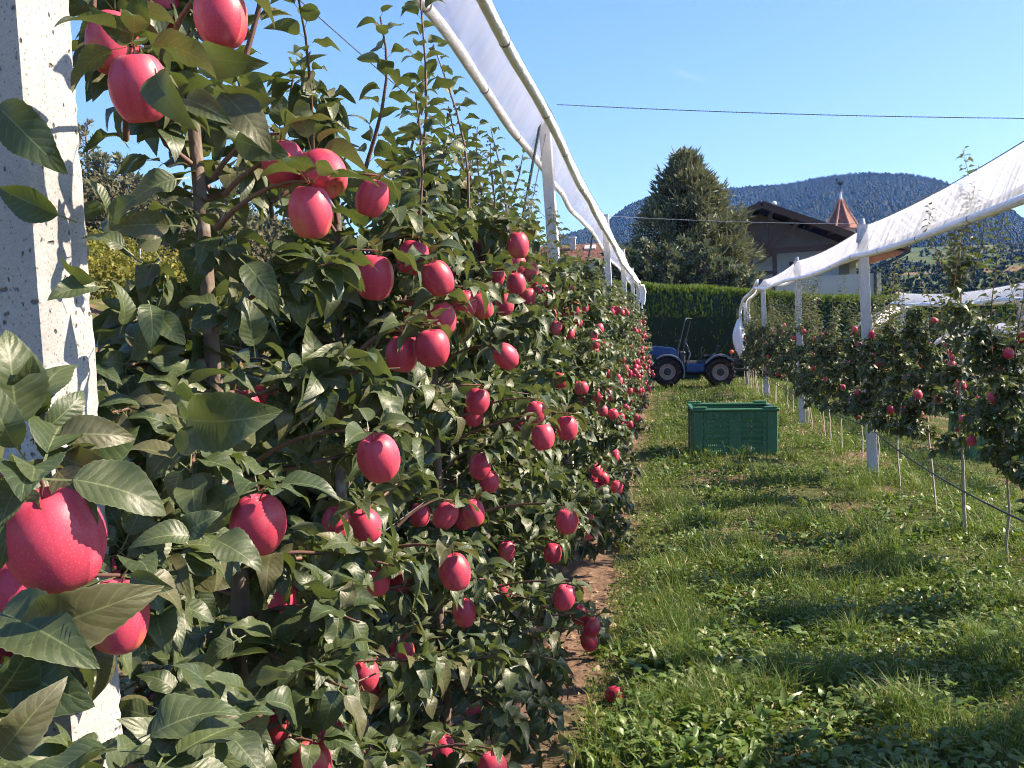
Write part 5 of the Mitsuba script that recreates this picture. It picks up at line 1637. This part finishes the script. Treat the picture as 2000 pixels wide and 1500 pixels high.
def patchiness(x, y, f, seed):
    return meshkit.fbm(np.stack([x * f, y * f, 0 * x], -1), 3, seed)


def blades(x, y, h, w, lean, seed, tone0=0):
    r = rng_of(seed)
    n = len(x)
    a = r.uniform(0, 2 * np.pi, n)
    s = np.stack([np.cos(a), np.sin(a), 0 * a], 1)
    b = a + np.pi / 2 + r.normal(0, 0.5, n)
    d = np.stack([np.cos(b), np.sin(b), 0 * a], 1) * (lean * h)[:, None]
    p = np.stack([x, y, ground_z(x, y) - 0.01], 1)
    U = np.array([0, 0, 1.0])
    mid = p + d * 0.35 + U * (h * 0.6)[:, None]
    tip = p + d + U * (h * (1 - 0.35 * lean ** 2))[:, None]
    W = w[:, None] / 2
    v = np.stack([p - s * W, p + s * W, mid - s * W * 0.8, mid + s * W * 0.8, tip], 1)
    i = np.arange(n)[:, None] * 5
    f = np.vstack([i + [0, 1, 3], i + [0, 3, 2], i + [2, 3, 4]])
    uv = np.zeros((n, 5, 2))
    uv[:, :, 0] = (tone0 + r.integers(0, 300, n))[:, None] + np.array([.1, .9, .1, .9, .5])
    uv[:, :, 1] = np.array([0, 0, .6, .6, 1.0])
    return trimesh.Trimesh(v.reshape(-1, 3), f, process=False), uv.reshape(-1, 2)


xl = lambda y: np.where(y < 12, -0.45, -0.5)
xr = lambda y: np.minimum(3.6, 1.6 + 0.55 * y * 0.5)
meshes = []
N_GRASS = 185000
r, x, y = scatter(N_GRASS, 301, 2.6, 31.5, xl, xr, 1.55)
pt = patchiness(x, y, 1.6, 11)
keep = (r.random(len(x)) < np.clip((pt - 0.25) * 3.2, 0.10, 1)) & ((x > -0.42 + 0.8 * (pt - 0.45)) | (r.random(len(x)) < 0.25))
x, y, pt = x[keep], y[keep], pt[keep]
tall = patchiness(x, y, 3.2, 12)
h = r.uniform(0.025, 0.08, len(x)) * (1 + 2.6 * np.clip((tall - 0.52) * 5, 0, 1))
w = np.clip(0.0024 * (0.6 + y / 6), 0.0028, 0.012) * r.uniform(0.8, 1.5, len(x))
meshes.append(blades(x, y, h, w, r.uniform(0.2, 1.1, len(x)), 302))
# strips beyond the rows: under and behind them
r, x, y = scatter(45000, 303, 3.5, 31, lambda y: 2.6 + 0 * y, lambda y: np.minimum(0.62 * y + 1.5, 13), 1.3)
meshes.append(blades(x, y, r.uniform(0.05, 0.16, len(x)), np.clip(0.0024 * (0.6 + y / 6), 0.004, 0.014), r.uniform(0.2, 1.0, len(x)), 304))
r, x, y = scatter(30000, 305, 2.0, 26, lambda y: -1.5 - 1.0 * y, lambda y: -1.4 + 0 * y, 1.3)
meshes.append(blades(x, y, r.uniform(0.04, 0.14, len(x)), np.clip(0.0026 * (0.6 + y / 6), 0.004, 0.014), r.uniform(0.2, 1.0, len(x)), 306))
at_, vs, fs, us = 0, [], [], []
for m, uv in meshes:
    vs.append(m.vertices); fs.append(np.array(m.faces) + at_); us.append(uv); at_ += len(m.vertices)
put("grass", trimesh.Trimesh(np.vstack(vs), np.vstack(fs), process=False), "grass_blade", smooth=False, uv=np.vstack(us))
labels["grass"] = {"label": "rough grass of the alley between the two apple rows", "category": "grass", "kind": "stuff"}

# low broad-leaved weeds: rosettes and creeping leaflets
W_T = [leaf_template(3, 400 + i, False) for i in range(8)]
LOD[4] = W_T
LOD[5] = [leaf_template(4, 450 + i, False, 0.0, 0.42) for i in range(8)]
TALL = []
r, x, y = scatter(2300, 311, 2.9, 30, xl, xr, 1.5)
pt = patchiness(x, y, 0.9, 21)
keep = (pt > 0.47) & (x > -0.25)
x, y = x[keep], y[keep]
P, A, Nn, L = [], [], [], []
for i in range(len(x)):
    k = int(r.integers(6, 14))
    big = r.random() < 0.16
    ph = r.uniform(0, 6.28) + np.arange(k) * 2.4
    el = r.uniform(0.15, 1.1, k)
    a = np.stack([np.cos(ph) * np.cos(el), np.sin(ph) * np.cos(el), np.sin(el)], 1)
    st = r.uniform(0, 0.10 if not big else 0.03, k)
    c = np.stack([x[i] + np.cos(ph) * 0.03 + r.normal(0, 0.03, k), y[i] + np.sin(ph) * 0.03 + r.normal(0, 0.03, k), np.full(k, float(ground_z(x[i], y[i]))) + st], 1)
    P.append(c); A.append(a); Nn.append(np.array([0, 0, 1.0]) - a * 0.3 + r.normal(0, 0.2, (k, 3))); L.append(r.uniform(0.04, 0.15 if big else 0.075, k))
for q in range(190):                                             # dock and dandelion standing taller
    if q < 80:
        cx, cy = r.normal(0.12, 0.20), r.uniform(3.2, 5.2)
    elif q < 160:
        cx, cy = r.normal(2.0, 0.45), r.uniform(4.6, 9.5)
    else:
        cx, cy = r.uniform(0.2, 1.8), r.uniform(3.5, 11)
    k = int(r.integers(7, 15))
    ph = r.uniform(0, 6.28) + np.arange(k) * 2.4
    el = r.uniform(0.5, 1.35, k)
    a = np.stack([np.cos(ph) * np.cos(el), np.sin(ph) * np.cos(el), np.sin(el)], 1)
    P.append(np.stack([cx + r.normal(0, 0.04, k), cy + r.normal(0, 0.04, k), np.full(k, float(ground_z(cx, cy)))], 1))
    TALL.append((P.pop(), a, np.array([0, 0, 1.0]) - a * 0.3 + r.normal(0, 0.3, (k, 3)), r.uniform(0.08, 0.17, k)))
P, A, Nn, L = np.vstack(P), np.vstack(A), np.vstack(Nn), np.concatenate(L)
m, uv = stuff_mesh(frames(P, A, Nn, L), r.integers(0, 999, len(P)), r.integers(0, 300, len(P)), 4)
tm, tuv = stuff_mesh(frames(*[np.concatenate(q) for q in zip(*TALL)]), r.integers(0, 999, sum(len(q[0]) for q in TALL)), r.integers(0, 300, sum(len(q[0]) for q in TALL)), 5)
m, uv = trimesh.Trimesh(np.vstack([m.vertices, tm.vertices]), np.vstack([m.faces, np.array(tm.faces) + len(m.vertices)]), process=False), np.vstack([uv, tuv])
put("weeds", m, "weed_leaf", smooth=True, uv=uv)
labels["weeds"] = {"label": "broad leaved weeds growing among the alley grass", "category": "weeds", "kind": "stuff"}
r, x, y = scatter(70000, 321, 2.7, 22, xl, xr, 1.7)
pt = patchiness(x, y, 1.1, 31)
keep = (r.random(len(x)) < np.clip((pt - 0.3) * 3, 0.05, 1)) & ((x > -0.30) | (r.random(len(x)) < 0.4))
x, y = x[keep], y[keep]
a = r.normal(0, 1, (len(x), 3)) * [1, 1, 0.35] + [0, 0, 0.25]
p = np.stack([x, y, ground_z(x, y) + r.uniform(0.0, 0.075, len(x))], 1)
m, uv = sprigs(p, a, r.uniform(0.014, 0.034, len(x)) * (0.8 + y / 14), r.uniform(0.004, 0.010, len(x)) * (0.8 + y / 14), 322)
put("ground_cover", m, "grass_blade", smooth=False, uv=uv)
labels["ground_cover"] = {"label": "tiny creeping leaflets carpeting the alley floor", "category": "ground cover", "kind": "stuff"}
# dry leaves and straw on the bare strips
solid("dry_litter", lambda p, n, uv: mix((0.16, 0.10, 0.06), (0.42, 0.32, 0.20), cell_rand(_tone(uv)[0], 3)), 0.9, 0.2)
r, x, y = scatter(6000, 331, 1.2, 24, lambda y: -1.7 + 0 * y, lambda y: 0.5 + 0.3 * y * 0.4, 1.6)
m, uv = stuff_mesh(frames(np.stack([x, y, ground_z(x, y) + r.uniform(0.002, 0.02, len(x))], 1), r.normal(0, 1, (len(x), 3)) * [1, 1, 0.2], np.array([0, 0, 1.0]) + r.normal(0, 0.35, (len(x), 3)), r.uniform(0.02, 0.07, len(x))),
                   r.integers(0, 999, len(x)), r.integers(0, 300, len(x)), 4)
put("leaf_litter", m, "dry_litter", smooth=True, uv=uv)
labels["leaf_litter"] = {"label": "dry leaves and bits of straw on the bare earth", "category": "leaf litter", "kind": "stuff"}

# ------------------------------------------------------------------ air: the far hill fades to blue
scene["haze_air"] = {"type": "homogeneous", "albedo": {"type": "rgb", "value": [0.93, 0.95, 0.97]}, "sigma_t": {"type": "rgb", "value": [0.000026, 0.000062, 0.00016]}}
scene["haze"] = {"type": "cube", "bsdf": {"type": "null"}, "interior": {"type": "ref", "id": "haze_air"}, "to_world": T().translate([0, 500, 130]) @ T().scale([2700, 2700, 150])}
labels["haze"] = {"label": "thin bluish haze over the valley", "category": "haze", "kind": "stuff"}
scene["camera"]["medium"] = {"type": "ref", "id": "haze_air"}
